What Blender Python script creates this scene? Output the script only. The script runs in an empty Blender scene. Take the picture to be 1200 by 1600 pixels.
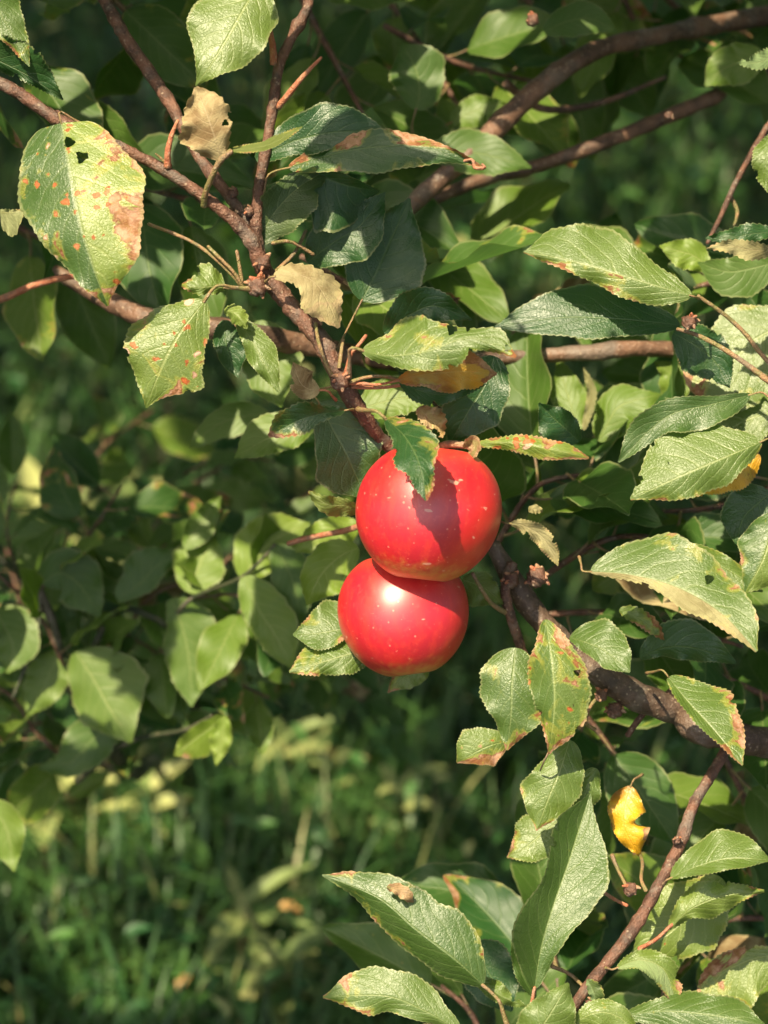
import bpy, math, random
import numpy as np
from mathutils import Vector

rnd = random.Random(7)
nr = np.random.default_rng(7)
sc = bpy.context.scene
COL = sc.collection

# ------------------------------------------------------------------ camera
PITCH = math.radians(30.0)
CAM = np.array([0.0, 0.0, 1.75])
D0 = 1.40                      # distance to the apples
K = 0.00034                    # metres per photo pixel at that distance
AX = np.array([1.0, 0, 0])
AU = np.array([0, math.sin(PITCH), math.cos(PITCH)])
AF = np.array([0, math.cos(PITCH), -math.sin(PITCH)])
cd = bpy.data.cameras.new('camera')
cam = bpy.data.objects.new('camera', cd)
COL.objects.link(cam)
cam.location = CAM
cam.rotation_euler = (math.radians(90) - PITCH, 0, 0)
cd.sensor_fit = 'VERTICAL'
cd.sensor_height = 36.0
cd.sensor_width = 27.0
cd.lens = 36.0 * D0 / (1600 * K)
cd.clip_start = 0.02
cd.clip_end = 2000
cd.dof.use_dof = True
cd.dof.focus_distance = 1.385
cd.dof.aperture_fstop = 7.0
cd.dof.aperture_blades = 7
sc.camera = cam

# ------------------------------------------------------------------ light
SUN_CAM = np.array([-0.26, 0.58, 0.765])
SUN = SUN_CAM[0] * AX + SUN_CAM[1] * AU - SUN_CAM[2] * AF
SUN /= np.linalg.norm(SUN)
elev = math.asin(SUN[2])
azim = math.atan2(SUN[0], SUN[1])          # from +Y towards +X
w = bpy.data.worlds.new('World')
sc.world = w
w.use_nodes = True
wn = w.node_tree
sky = wn.nodes.new('ShaderNodeTexSky')
sky.sky_type = 'NISHITA'
sky.sun_disc = False
sky.sun_elevation = elev
sky.sun_rotation = azim
sky.air_density = 1.0
sky.dust_density = 6.0
sky.ozone_density = 0.4
wn.links.new(sky.outputs[0], wn.nodes['Background'].inputs[0])
wn.nodes['Background'].inputs[1].default_value = 0.12
sl = bpy.data.lights.new('sun', 'SUN')
sl.energy = 5.0
sl.angle = math.radians(0.55)
sl.color = (1.0, 0.86, 0.58)
so = bpy.data.objects.new('sun', sl)
COL.objects.link(so)
so.rotation_euler = Vector(SUN).to_track_quat('Z', 'Y').to_euler()
so.location = (0, 0, 5)
vs = sc.view_settings
vs.view_transform = 'Standard'
vs.look = 'None'
vs.exposure = 1.12
vs.gamma = 1.0
vs.use_curve_mapping = False
sc.render.engine = 'CYCLES'
sc.cycles.max_bounces = 6
sc.cycles.transmission_bounces = 4
sc.cycles.use_denoising = True


# ------------------------------------------------------------------ helpers
def P(x, y, d=0.0):
    """photo-pixel bearing x, y at d cm behind the apple plane -> world point"""
    z = D0 + d * 0.01
    return CAM + AX * ((x - 600) * K * z / D0) + AU * ((800 - y) * K * z / D0) + AF * z


def to_px(p):
    q = np.asarray(p) - CAM
    z = q @ AF
    zz = np.where(np.abs(z) < 1e-6, 1e-6, z)
    return 600 + (q @ AX) * D0 / zz / K, 800 - (q @ AU) * D0 / zz / K, z


def link(o, parent=None):
    COL.objects.link(o)
    if parent is not None:
        o.parent = parent
    return o


def empty(name, loc, label=None, cat=None, group=None):
    o = bpy.data.objects.new(name, None)
    o.location = loc
    o.empty_display_size = 0.05
    COL.objects.link(o)
    if label:
        o['label'] = label
    if cat:
        o['category'] = cat
    if group:
        o['group'] = group
    return o


def mesh_from(name, verts, quads, mat, uv=None, attrs=None, smooth=True, tris=False):
    verts = np.asarray(verts, dtype=np.float32)
    quads = np.asarray(quads, dtype=np.int32)
    me = bpy.data.meshes.new(name)
    k = quads.shape[1]
    n = len(quads)
    me.vertices.add(len(verts))
    me.vertices.foreach_set('co', verts.ravel())
    me.loops.add(n * k)
    me.loops.foreach_set('vertex_index', quads.ravel())
    me.polygons.add(n)
    me.polygons.foreach_set('loop_start', np.arange(0, n * k, k, dtype=np.int32))
    me.polygons.foreach_set('loop_total', np.full(n, k, dtype=np.int32))
    me.update(calc_edges=True)
    if smooth:
        me.polygons.foreach_set('use_smooth', np.ones(n, dtype=bool))
    if uv is not None:
        l = me.uv_layers.new(name='UVMap')
        l.data.foreach_set('uv', np.asarray(uv, dtype=np.float32)[quads.ravel()].ravel())
    for an, av in (attrs or {}).items():
        a = me.attributes.new(an, 'FLOAT_COLOR', 'POINT')
        a.data.foreach_set('color', np.asarray(av, dtype=np.float32).ravel())
    me.materials.append(mat)
    return me


def add(name, me, parent=None, loc=None, label=None):
    o = bpy.data.objects.new(name, me)
    if loc is not None:
        o.location = loc
    link(o, parent)
    if label:
        o['label'] = label
    return o


def interp(vals, t):
    """smooth interpolation of evenly spaced values"""
    vals = np.asarray(vals, dtype=float)
    n = len(vals)
    x = np.clip(np.asarray(t, dtype=float), 0, 1) * (n - 1)
    i = np.clip(np.floor(x).astype(int), 0, n - 2)
    f = x - i
    a = vals[np.clip(i - 1, 0, n - 1)]
    b = vals[i]
    c = vals[i + 1]
    d = vals[np.clip(i + 2, 0, n - 1)]
    if vals.ndim > 1:
        f = f[:, None]
    return 0.5 * (2 * b + (c - a) * f + (2 * a - 5 * b + 4 * c - d) * f * f + (3 * b - a - 3 * c + d) * f ** 3)


def resample(pts, n):
    """Catmull-Rom through pts, n points evenly spaced along the length"""
    pts = np.asarray(pts, dtype=float)
    m = max(60, 20 * len(pts))
    q = interp(pts, np.linspace(0, 1, m))
    s = np.concatenate([[0], np.cumsum(np.linalg.norm(np.diff(q[:, :3], axis=0), axis=1))])
    s /= s[-1]
    tt = np.linspace(0, 1, n)
    return np.stack([np.interp(tt, s, q[:, k]) for k in range(q.shape[1])], 1)


# ------------------------------------------------------------------ materials
class NT:
    def __init__(self, name):
        self.m = bpy.data.materials.new(name)
        self.m.use_nodes = True
        self.t = self.m.node_tree
        self.t.nodes.clear()

    def n(self, typ, **kw):
        nd = self.t.nodes.new(typ)
        for k, v in kw.items():
            if k.startswith('i_'):
                nd.inputs[k[2:].replace('_', ' ')].default_value = v
            else:
                setattr(nd, k, v)
        return nd

    def l(self, a, b):
        self.t.links.new(a, b)

    def val(self, x, sock):
        if hasattr(x, 'is_linked') or hasattr(x, 'links'):
            self.l(x, sock)
        else:
            sock.default_value = x

    def math(self, op, a, b=0.0, c=None, clamp=False):
        nd = self.n('ShaderNodeMath', operation=op, use_clamp=clamp)
        self.val(a, nd.inputs[0])
        self.val(b, nd.inputs[1])
        if c is not None:
            self.val(c, nd.inputs[2])
        return nd.outputs[0]

    def mix(self, f, a, b, blend='MIX'):
        nd = self.n('ShaderNodeMix', data_type='RGBA', blend_type=blend)
        nd.clamp_factor = True
        self.val(f, nd.inputs[0])
        for x, s in ((a, nd.inputs[6]), (b, nd.inputs[7])):
            if isinstance(x, tuple):
                s.default_value = x + (1.0,) if len(x) == 3 else x
            else:
                self.l(x, s)
        return nd.outputs[2]

    def step(self, x, lo, hi):
        nd = self.n('ShaderNodeMapRange', interpolation_type='SMOOTHSTEP')
        self.val(x, nd.inputs[0])
        nd.inputs[1].default_value = lo
        nd.inputs[2].default_value = hi
        return nd.outputs[0]

    def noise(self, vec, scale, detail=3.0, rough=0.55, dist=0.0):
        nd = self.n('ShaderNodeTexNoise')
        nd.inputs['Scale'].default_value = scale
        nd.inputs['Detail'].default_value = detail
        nd.inputs['Roughness'].default_value = rough
        nd.inputs['Distortion'].default_value = dist
        self.l(vec, nd.inputs['Vector'])
        return nd

    def out(self, sh):
        o = self.n('ShaderNodeOutputMaterial')
        self.l(sh, o.inputs[0])
        return self.m


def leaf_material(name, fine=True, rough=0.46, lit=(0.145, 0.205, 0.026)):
    """tint = (yellowness with lit/shaded tone put in, blotch, spots, dry)   tint2 = (underside shown, random, golden, -)"""
    T = NT(name)
    a1 = T.n('ShaderNodeAttribute', attribute_name='tint')
    a2 = T.n('ShaderNodeAttribute', attribute_name='tint2')
    s1 = T.n('ShaderNodeSeparateColor')
    T.l(a1.outputs['Color'], s1.inputs[0])
    s2 = T.n('ShaderNodeSeparateColor')
    T.l(a2.outputs['Color'], s2.inputs[0])
    yel, blo, spo, dry = s1.outputs[0], s1.outputs[1], s1.outputs[2], a1.outputs['Alpha']
    und, ran, gold = s2.outputs[0], s2.outputs[1], s2.outputs[2]
    uvn = T.n('ShaderNodeUVMap')
    uvs = T.n('ShaderNodeSeparateXYZ')
    T.l(uvn.outputs[0], uvs.inputs[0])
    u = T.math('ABSOLUTE', T.math('MULTIPLY', T.math('SUBTRACT', uvs.outputs[0], 0.5), 2.0))
    v = uvs.outputs[1]
    tc = T.n('ShaderNodeTexCoord')
    offs = T.n('ShaderNodeVectorMath', operation='ADD')
    T.l(tc.outputs['Object'], offs.inputs[0])
    cv = T.n('ShaderNodeCombineXYZ')
    T.l(T.math('MULTIPLY', ran, 7.0), cv.inputs[0])
    T.l(T.math('MULTIPLY', ran, 3.0), cv.inputs[1])
    T.l(cv.outputs[0], offs.inputs[1])
    co = offs.outputs[0]
    n1 = T.noise(co, 26, 3)
    n2 = T.noise(co, 90, 4, 0.6)
    # midrib and side veins
    mid = T.math('SUBTRACT', 1.0, T.step(u, 0.012, 0.05))
    bend = T.math('SUBTRACT', T.math('MULTIPLY', v, 7.2), T.math('MULTIPLY', T.math('POWER', u, 1.35), 2.5))
    side = T.math('ADD', bend, T.math('MULTIPLY', n1.outputs[0], 1.5))
    side = T.math('ADD', side, T.math('MULTIPLY', T.math('GREATER_THAN', uvs.outputs[0], 0.5), 0.45))
    fr = T.math('ABSOLUTE', T.math('SUBTRACT', T.math('FRACT', side), 0.5))
    vein = T.math('MULTIPLY', T.math('SUBTRACT', 1.0, T.step(fr, 0.02, 0.10)), T.math('SUBTRACT', 1.0, T.math('MULTIPLY', u, 0.75)))
    veins = T.math('MAXIMUM', mid, T.math('MULTIPLY', vein, 0.55))
    # colours
    top = T.mix(yel, (0.015, 0.062, 0.012), lit)  # shaded leaves get the dark end, so some shade sits in the colour
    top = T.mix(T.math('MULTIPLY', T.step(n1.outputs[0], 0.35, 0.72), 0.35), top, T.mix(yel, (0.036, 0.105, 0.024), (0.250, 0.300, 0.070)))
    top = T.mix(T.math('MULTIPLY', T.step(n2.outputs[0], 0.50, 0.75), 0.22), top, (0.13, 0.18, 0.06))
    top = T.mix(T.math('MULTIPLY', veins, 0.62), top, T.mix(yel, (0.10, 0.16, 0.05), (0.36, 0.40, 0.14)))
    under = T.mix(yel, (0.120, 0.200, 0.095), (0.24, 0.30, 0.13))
    under = T.mix(T.math('MULTIPLY', veins, 0.6), under, (0.33, 0.34, 0.19))
    geo = T.n('ShaderNodeNewGeometry')
    isund = T.math('MAXIMUM', geo.outputs['Backfacing'], und)
    base = T.mix(isund, top, under)
    base = T.mix(gold, base, T.mix(T.step(T.math('ADD', n1.outputs[0], T.math('MULTIPLY', v, 0.25)), 0.42, 0.60), (0.22, 0.085, 0.012), (0.78, 0.40, 0.012)))
    # pink-brown blotches that start at the rim and the tip
    rimw = T.math('ADD', T.math('MULTIPLY', T.math('POWER', u, 2.0), 0.30), T.math('MULTIPLY', T.math('POWER', T.math('MAXIMUM', v, 0.0), 3.0), 0.34))
    n3 = T.noise(co, 46, 4, 0.6, 0.6)
    bl = T.math('ADD', T.math('MULTIPLY_ADD', n3.outputs[0], 1.7, -0.35), T.math('MULTIPLY', rimw, 0.75))
    bl = T.math('ADD', bl, T.math('MULTIPLY', blo, 0.44))
    blm = T.math('MULTIPLY', T.step(bl, 0.92, 0.99), T.math('GREATER_THAN', blo, 0.01))
    blc = T.mix(T.step(n2.outputs[0], 0.40, 0.60), (0.25, 0.085, 0.045), (0.56, 0.32, 0.23))
    blc = T.mix(T.math('MULTIPLY', T.step(T.noise(co, 210, 4, 0.7).outputs[0], 0.42, 0.62), 0.5), blc, (0.30, 0.16, 0.06))
    halo = T.math('MULTIPLY', T.step(bl, 0.80, 0.92), T.math('GREATER_THAN', blo, 0.01))
    base = T.mix(T.math('MULTIPLY', halo, 0.45), base, (0.36, 0.34, 0.05))
    base = T.mix(T.math('MULTIPLY', blm, 0.90), base, blc)
    brim = T.math('MULTIPLY', blm, T.math('SUBTRACT', 1.0, T.step(bl, 0.97, 1.03)))
    base = T.mix(T.math('MULTIPLY', brim, 0.6), base, (0.14, 0.045, 0.022))
    # rust spots
    wob = T.n('ShaderNodeVectorMath', operation='ADD')
    sc3 = T.n('ShaderNodeVectorMath', operation='SCALE')
    T.l(n2.outputs[1], sc3.inputs[0])
    sc3.inputs['Scale'].default_value = 0.010
    T.l(co, wob.inputs[0])
    T.l(sc3.outputs[0], wob.inputs[1])
    vo = T.n('ShaderNodeTexVoronoi', feature='F1')
    vo.inputs['Scale'].default_value = 185
    T.l(wob.outputs[0], vo.inputs['Vector'])
    sepc = T.n('ShaderNodeSeparateColor')
    T.l(vo.outputs['Color'], sepc.inputs[0])
    rad = T.math('MULTIPLY', T.math('SUBTRACT', sepc.outputs[0], T.math('SUBTRACT', 1.0, T.math('MULTIPLY', spo, 1.1))), 1.1)
    spm = T.step(T.math('SUBTRACT', rad, vo.outputs['Distance']), -0.03, 0.05)
    spm = T.math('MULTIPLY', spm, T.math('GREATER_THAN', spo, 0.01))
    sph = T.math('MULTIPLY', T.step(T.math('SUBTRACT', rad, vo.outputs['Distance']), -0.16, -0.02), T.math('GREATER_THAN', spo, 0.01))
    base = T.mix(T.math('MULTIPLY', sph, 0.35), base, (0.34, 0.33, 0.05))
    spi = T.step(T.math('SUBTRACT', rad, vo.outputs['Distance']), 0.06, 0.16)
    spc = T.mix(sepc.outputs[1], (0.42, 0.085, 0.025), (0.50, 0.20, 0.10))
    spc = T.mix(T.math('GREATER_THAN', sepc.outputs[2], 0.85), spc, (0.60, 0.42, 0.32))
    spc = T.mix(T.math('SUBTRACT', 0.55, T.math('MULTIPLY', spi, 0.55)), spc, (0.17, 0.040, 0.016))
    base = T.mix(T.math('MULTIPLY', spm, 0.95), base, spc)
    # dry leaves
    dc = T.mix(T.step(n3.outputs[0], 0.38, 0.62), (0.23, 0.145, 0.075), (0.46, 0.37, 0.21))
    dc = T.mix(T.math('MULTIPLY', veins, 0.5), dc, (0.48, 0.37, 0.24))
    base = T.mix(dry, base, dc)
    # pale dried rim
    rim = T.math('MULTIPLY', T.step(T.math('ADD', u, T.math('MULTIPLY', n2.outputs[0], 0.05)), 0.955, 0.99), 0.35)
    base = T.mix(rim, base, (0.34, 0.33, 0.16))
    # relief
    puff = T.math('MULTIPLY', T.math('SINE', T.math('MULTIPLY', fr, math.pi)), T.math('MULTIPLY', u, T.math('SUBTRACT', 1.2, u)))
    h = T.math('SUBTRACT', T.math('MULTIPLY', puff, 0.9), T.math('MULTIPLY', veins, 0.8))
    if fine:
        vf = T.n('ShaderNodeTexVoronoi', feature='DISTANCE_TO_EDGE')
        vf.inputs['Scale'].default_value = 520
        T.l(wob.outputs[0], vf.inputs['Vector'])
        h = T.math('ADD', h, T.math('MULTIPLY', T.step(vf.outputs['Distance'], 0.0, 0.28), 0.34))
        h = T.math('ADD', h, T.math('MULTIPLY', n2.outputs[0], 0.6))
    bmp = T.n('ShaderNodeBump')
    bmp.inputs['Strength'].default_value = 0.6
    bmp.inputs['Distance'].default_value = 0.00045
    T.l(h, bmp.inputs['Height'])
    pb = T.n('ShaderNodeBsdfPrincipled')
    T.l(base, pb.inputs['Base Color'])
    T.l(bmp.outputs[0], pb.inputs['Normal'])
    rr = T.math('ADD', rough, T.math('MULTIPLY', T.math('MAXIMUM', isund, dry), 0.28))
    rr = T.math('ADD', rr, T.math('MULTIPLY', T.math('SUBTRACT', n2.outputs[0], 0.5), 0.25))
    T.l(rr, pb.inputs['Roughness'])
    T.l(T.math('SUBTRACT', 0.80 if fine else 0.45, T.math('MULTIPLY', T.math('MAXIMUM', T.math('MAXIMUM', isund, dry), T.math('MAXIMUM', spm, blm)), 0.65 if fine else 0.3)), pb.inputs['Specular IOR Level'])
    tr = T.n('ShaderNodeBsdfTranslucent')
    tcol = T.mix(0.65, base, T.mix(gold, T.mix(yel, (0.05, 0.24, 0.012), (0.30, 0.47, 0.018)), (0.8, 0.36, 0.01)))
    T.l(T.mix(T.math('MAXIMUM', T.math('MULTIPLY', blm, 0.8), dry), tcol, base), tr.inputs[0])
    T.l(bmp.outputs[0], tr.inputs['Normal'])
    mx = T.n('ShaderNodeMixShader')
    mx.inputs[0].default_value = 0.30
    T.l(pb.outputs[0], mx.inputs[1])
    T.l(tr.outputs[0], mx.inputs[2])
    return T.out(mx.outputs[0])


def bark_material(name, c1, c2, c3, scale=60.0):
    T = NT(name)
    tc = T.n('ShaderNodeTexCoord')
    n1 = T.noise(tc.outputs['Object'], scale, 5, 0.65)
    n2 = T.noise(tc.outputs['Object'], scale * 6, 3, 0.6)
    c = T.mix(T.step(n1.outputs[0], 0.36, 0.62), c1, c2)
    c = T.mix(T.math('MULTIPLY', T.step(n2.outputs[0], 0.60, 0.70), 0.65), c, c3)
    n0 = T.noise(tc.outputs['Object'], scale * 0.45, 4, 0.7)
    c = T.mix(T.math('MULTIPLY', T.step(n0.outputs[0], 0.50, 0.64), 0.55), c, (0.150, 0.125, 0.105))
    vl = T.n('ShaderNodeTexVoronoi', feature='F1')
    vl.inputs['Scale'].default_value = 260
    T.l(tc.outputs['Object'], vl.inputs['Vector'])
    c = T.mix(T.math('MULTIPLY', T.math('SUBTRACT', 1.0, T.step(vl.outputs['Distance'], 0.12, 0.22)), 0.55), c, (0.34, 0.26, 0.19))
    pb = T.n('ShaderNodeBsdfPrincipled')
    T.l(c, pb.inputs['Base Color'])
    pb.inputs['Roughness'].default_value = 0.55
    b = T.n('ShaderNodeBump')
    b.inputs['Strength'].default_value = 1.0
    b.inputs['Distance'].default_value = 0.0022
    T.l(T.math('ADD', n1.outputs[0], T.math('MULTIPLY', n2.outputs[0], 0.5)), b.inputs['Height'])
    T.l(b.outputs[0], pb.inputs['Normal'])
    return T.out(pb.outputs[0])


def plain_veg(name, c1, c2, c3, trans=0.3, rough=0.5):
    T = NT(name)
    a = T.n('ShaderNodeAttribute', attribute_name='tint')
    s = T.n('ShaderNodeSeparateColor')
    T.l(a.outputs['Color'], s.inputs[0])
    c = T.mix(s.outputs[0], c1, c2)
    c = T.mix(s.outputs[1], c, c3)
    pb = T.n('ShaderNodeBsdfPrincipled')
    T.l(c, pb.inputs['Base Color'])
    pb.inputs['Roughness'].default_value = rough
    tr = T.n('ShaderNodeBsdfTranslucent')
    T.l(T.mix(0.5, c, T.mix(s.outputs[1], (0.20, 0.34, 0.03), c3)), tr.inputs[0])
    mx = T.n('ShaderNodeMixShader')
    mx.inputs[0].default_value = trans
    T.l(pb.outputs[0], mx.inputs[1])
    T.l(tr.outputs[0], mx.inputs[2])
    return T.out(mx.outputs[0])


def apple_material():
    T = NT('apple_skin')
    tc = T.n('ShaderNodeTexCoord')
    co = tc.outputs['Object']
    sx = T.n('ShaderNodeSeparateXYZ')
    T.l(co, sx.inputs[0])
    # streaks running from stalk to eye
    mp = T.n('ShaderNodeMapping')
    mp.inputs['Scale'].default_value = (1.0, 1.0, 0.16)
    T.l(co, mp.inputs['Vector'])
    st = T.noise(mp.outputs[0], 210, 4, 0.6)
    big = T.noise(co, 26, 3, 0.5)
    fin = T.noise(co, 900, 2, 0.5)
    c = T.mix(T.step(big.outputs[0], 0.30, 0.70), (0.44, 0.001, 0.018), (0.58, 0.003, 0.005))
    c = T.mix(T.math('MULTIPLY', T.step(st.outputs[0], 0.46, 0.68), 0.40), c, (0.66, 0.030, 0.012))
    c = T.mix(T.math('MULTIPLY', T.step(T.noise(co, 330, 4, 0.7).outputs[0], 0.54, 0.68), 0.28), c, (0.70, 0.075, 0.060))
    # yellow-green near the eye end
    low = T.math('ADD', T.math('MULTIPLY', sx.outputs[2], -30.0), T.math('MULTIPLY', T.math('SUBTRACT', st.outputs[0], 0.5), 0.55))
    lowm = T.step(low, 0.72, 1.08)
    c = T.mix(T.math('MULTIPLY', lowm, 0.70), c, (0.55, 0.30, 0.05))
    topm = T.step(sx.outputs[2], 0.022, 0.034)
    c = T.mix(T.math('MULTIPLY', topm, 0.25), c, (0.60, 0.10, 0.03))
    # pores
    vo = T.n('ShaderNodeTexVoronoi', feature='F1')
    vo.inputs['Scale'].default_value = 300
    T.l(co, vo.inputs['Vector'])
    sc3 = T.n('ShaderNodeSeparateColor')
    T.l(vo.outputs['Color'], sc3.inputs[0])
    rad = T.math('MULTIPLY', T.math('SUBTRACT', sc3.outputs[0], 0.45), 0.42)
    pm = T.step(T.math('SUBTRACT', rad, vo.outputs['Distance']), -0.02, 0.04)
    c = T.mix(T.math('MULTIPLY', pm, 0.40), c, (0.80, 0.32, 0.22))
    # short pale scuffs
    mp2 = T.n('ShaderNodeMapping')
    mp2.inputs['Scale'].default_value = (1.0, 1.0, 2.4)
    mp2.inputs['Rotation'].default_value = (0.4, 0.6, 0.0)
    T.l(co, mp2.inputs['Vector'])
    sc_ = T.noise(mp2.outputs[0], 130, 2, 0.4)
    c = T.mix(T.math('MULTIPLY', T.step(sc_.outputs[0], 0.70, 0.76), 0.45), c, (0.80, 0.50, 0.36))
    pb = T.n('ShaderNodeBsdfPrincipled')
    T.l(c, pb.inputs['Base Color'])
    T.l(T.math('ADD', 0.42, T.math('MULTIPLY', st.outputs[0], 0.26)), pb.inputs['Roughness'])
    pb.inputs['Specular IOR Level'].default_value = 0.4
    pb.inputs['Coat Weight'].default_value = 1.0
    pb.inputs['Coat Roughness'].default_value = 0.40
    pb.inputs['Coat IOR'].default_value = 1.72
    pb.inputs['Subsurface Weight'].default_value = 0.05
    pb.inputs['Subsurface Radius'].default_value = (0.006, 0.0015, 0.001)
    pb.inputs['Subsurface Scale'].default_value = 1.0
    b = T.n('ShaderNodeBump')
    b.inputs['Strength'].default_value = 0.18
    b.inputs['Distance'].default_value = 0.0008
    T.l(T.math('ADD', T.noise(co, 70, 3).outputs[0], T.math('MULTIPLY', fin.outputs[0], 0.10)), b.inputs['Height'])
    T.l(b.outputs[0], pb.inputs['Normal'])
    return T.out(pb.outputs[0])


M_LEAF = leaf_material('apple_leaf')
M_LEAF_BACK = leaf_material('apple_leaf_soft', fine=False, rough=0.50, lit=(0.145, 0.225, 0.020))
M_BARK = bark_material('bark', (0.045, 0.027, 0.019), (0.105, 0.064, 0.045), (0.22, 0.15, 0.11))
M_TWIG = bark_material('young_bark', (0.060, 0.028, 0.019), (0.150, 0.068, 0.044), (0.30, 0.20, 0.14), 120)
M_LIMB = bark_material('limb_bark', (0.055, 0.031, 0.022), (0.165, 0.088, 0.056), (0.30, 0.20, 0.14), 45)
M_GREENSTEM = bark_material('green_stem', (0.020, 0.030, 0.014), (0.045, 0.050, 0.022), (0.10, 0.09, 0.05), 45)
M_STALK = bark_material('leaf_stalk', (0.16, 0.15, 0.05), (0.28, 0.16, 0.08), (0.34, 0.30, 0.15), 150)
M_STALK_RED = bark_material('red_stalk', (0.34, 0.10, 0.05), (0.42, 0.18, 0.10), (0.5, 0.35, 0.2), 150)
M_DRYBIT = bark_material('dry_scale', (0.28, 0.13, 0.07), (0.46, 0.27, 0.16), (0.55, 0.42, 0.30), 200)
M_APPLE = apple_material()
M_GRASS = plain_veg('grass_blade', (0.018, 0.070, 0.018), (0.070, 0.150, 0.032), (0.42, 0.40, 0.16), 0.25, 0.45)
M_WEED = plain_veg('weed_leaf', (0.016, 0.080, 0.022), (0.070, 0.170, 0.034), (0.62, 0.60, 0.24), 0.28, 0.5)


def soil_material():
    T = NT('soil')
    tc = T.n('ShaderNodeTexCoord')
    n1 = T.noise(tc.outputs['Object'], 9, 5, 0.6)
    n2 = T.noise(tc.outputs['Object'], 90, 4, 0.6)
    c = T.mix(T.step(n1.outputs[0], 0.4, 0.6), (0.018, 0.032, 0.012), (0.035, 0.030, 0.018))
    c = T.mix(T.math('MULTIPLY', T.step(n2.outputs[0], 0.45, 0.65), 0.5), c, (0.025, 0.055, 0.016))
    pb = T.n('ShaderNodeBsdfPrincipled')
    T.l(c, pb.inputs['Base Color'])
    pb.inputs['Roughness'].default_value = 0.9
    b = T.n('ShaderNodeBump')
    b.inputs['Strength'].default_value = 0.9
    b.inputs['Distance'].default_value = 0.02
    T.l(n2.outputs[0], b.inputs['Height'])
    T.l(b.outputs[0], pb.inputs['Normal'])
    return T.out(pb.outputs[0])


M_SOIL = soil_material()

# ------------------------------------------------------------------ ground sheet
def ground_h(x, y):
    return 0.03 * np.sin(x * 1.7 + 0.4) * np.cos(y * 1.3) + 0.012 * np.sin(x * 6 + y * 4.1)


gx = np.concatenate([-np.geomspace(400, 3.2, 14), np.linspace(-3, 3, 41), np.geomspace(3.2, 400, 14)])
gy = np.concatenate([-np.geomspace(400, 2.2, 14), np.linspace(-2, 9, 71), np.geomspace(9.3, 900, 16)])
GX, GY = np.meshgrid(gx, gy, indexing='ij')
fade = np.clip(1.5 - np.hypot(GX, GY) / 20, 0, 1)
GZ = ground_h(GX, GY) * fade
gv = np.stack([GX.ravel(), GY.ravel(), GZ.ravel()], 1)
ni, nj = GX.shape
ii, jj = np.meshgrid(np.arange(ni - 1), np.arange(nj - 1), indexing='ij')
gq = np.stack([ii * nj + jj, (ii + 1) * nj + jj, (ii + 1) * nj + jj + 1, ii * nj + jj + 1], -1).reshape(-1, 4)
g = add('ground', mesh_from('ground', gv, gq, M_SOIL))
g['kind'] = 'structure'


# ------------------------------------------------------------------ tubes
def tube(name, pts, radii, mat, parent, sides=10, n=None, rough=0.06, label=None, origin=None, knots=0.0, seed=0):
    pts = np.asarray(pts, dtype=float)
    if n is None:
        n = max(8, 8 * len(pts))
    rr = np.asarray(radii, dtype=float)
    pr = np.concatenate([pts, interp(rr[:, None], np.linspace(0, 1, len(pts)))], 1)
    q = resample(pr, n)
    c, r = q[:, :3], np.maximum(q[:, 3], 1e-4)
    tg = np.gradient(c, axis=0)
    tg /= np.linalg.norm(tg, axis=1)[:, None]
    ref = np.array([0.31, 0.52, 0.79])
    a = np.cross(tg, ref)
    a /= np.linalg.norm(a, axis=1)[:, None]
    b = np.cross(tg, a)
    g_ = np.random.default_rng(seed + len(pts) * 13 + int(abs(pts[0, 0]) * 1e4))
    ph = np.linspace(0, 2 * np.pi, sides, endpoint=False)
    rad = r[:, None] * (1 + rough * g_.standard_normal((n, sides)))
    if knots:
        bump = np.zeros(n)
        for _ in range(max(1, int(n / 9))):
            k = g_.integers(2, n - 2)
            bump += np.exp(-((np.arange(n) - k) / 1.1) ** 2) * knots * g_.uniform(0.5, 1.0)
        rad *= (1 + bump)[:, None]
    v = c[:, None, :] + rad[..., None] * (np.cos(ph)[None, :, None] * a[:, None] + np.sin(ph)[None, :, None] * b[:, None])
    v = v.reshape(-1, 3)
    i, j = np.meshgrid(np.arange(n - 1), np.arange(sides), indexing='ij')
    j2 = (j + 1) % sides
    qd = np.stack([i * sides + j, i * sides + j2, (i + 1) * sides + j2, (i + 1) * sides + j], -1).reshape(-1, 4)
    # caps as quads onto a centre vertex pair
    v = np.concatenate([v, [c[0] - tg[0] * r[0] * 0.5], [c[-1] + tg[-1] * r[-1] * 0.8]])
    c0, c1 = len(v) - 2, len(v) - 1
    caps = []
    for s in range(0, sides, 2):
        s1, s2 = (s + 1) % sides, (s + 2) % sides
        caps.append([c0, s2, s1, s])
        o = (n - 1) * sides
        caps.append([c1, o + s, o + s1, o + s2])
    qd = np.concatenate([qd, np.array(caps)])
    org = np.asarray(origin if origin is not None else pts[0])
    base = np.array(parent.matrix_world.translation) if parent is not None else np.zeros(3)
    me = mesh_from(name, v - org, qd, mat)
    return add(name, me, parent, loc=org - base if parent is not None else org, label=label)


def worldloc(parent, p):
    """location under a parent Empty (parents are never rotated)"""
    q = np.array(p, dtype=float)
    while parent is not None:
        q = q - np.array(parent.location)
        parent = parent.parent
    return q


def btube(name, px, rpx, mat, parent, **kw):
    """a branch from bearings (x, y, cm behind) with radii in photo pixels at the apple distance"""
    pts = np.array([P(*p) for p in px])
    rpx = interp(np.asarray(rpx, dtype=float)[:, None], np.linspace(0, 1, len(px)))[:, 0]
    rpx = rpx * np.array([1 + p[2] * 0.01 / D0 for p in px])
    o = tube(name, pts, rpx * K, mat, None, **kw)
    w_ = np.array(o.location)
    o.parent = parent
    o.location = worldloc(parent, w_)
    return o


# ------------------------------------------------------------------ traced leaves
LIT, DARK = [], []         # (point, radius) kept open to the sun / shaded by added unseen leaves


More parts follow.
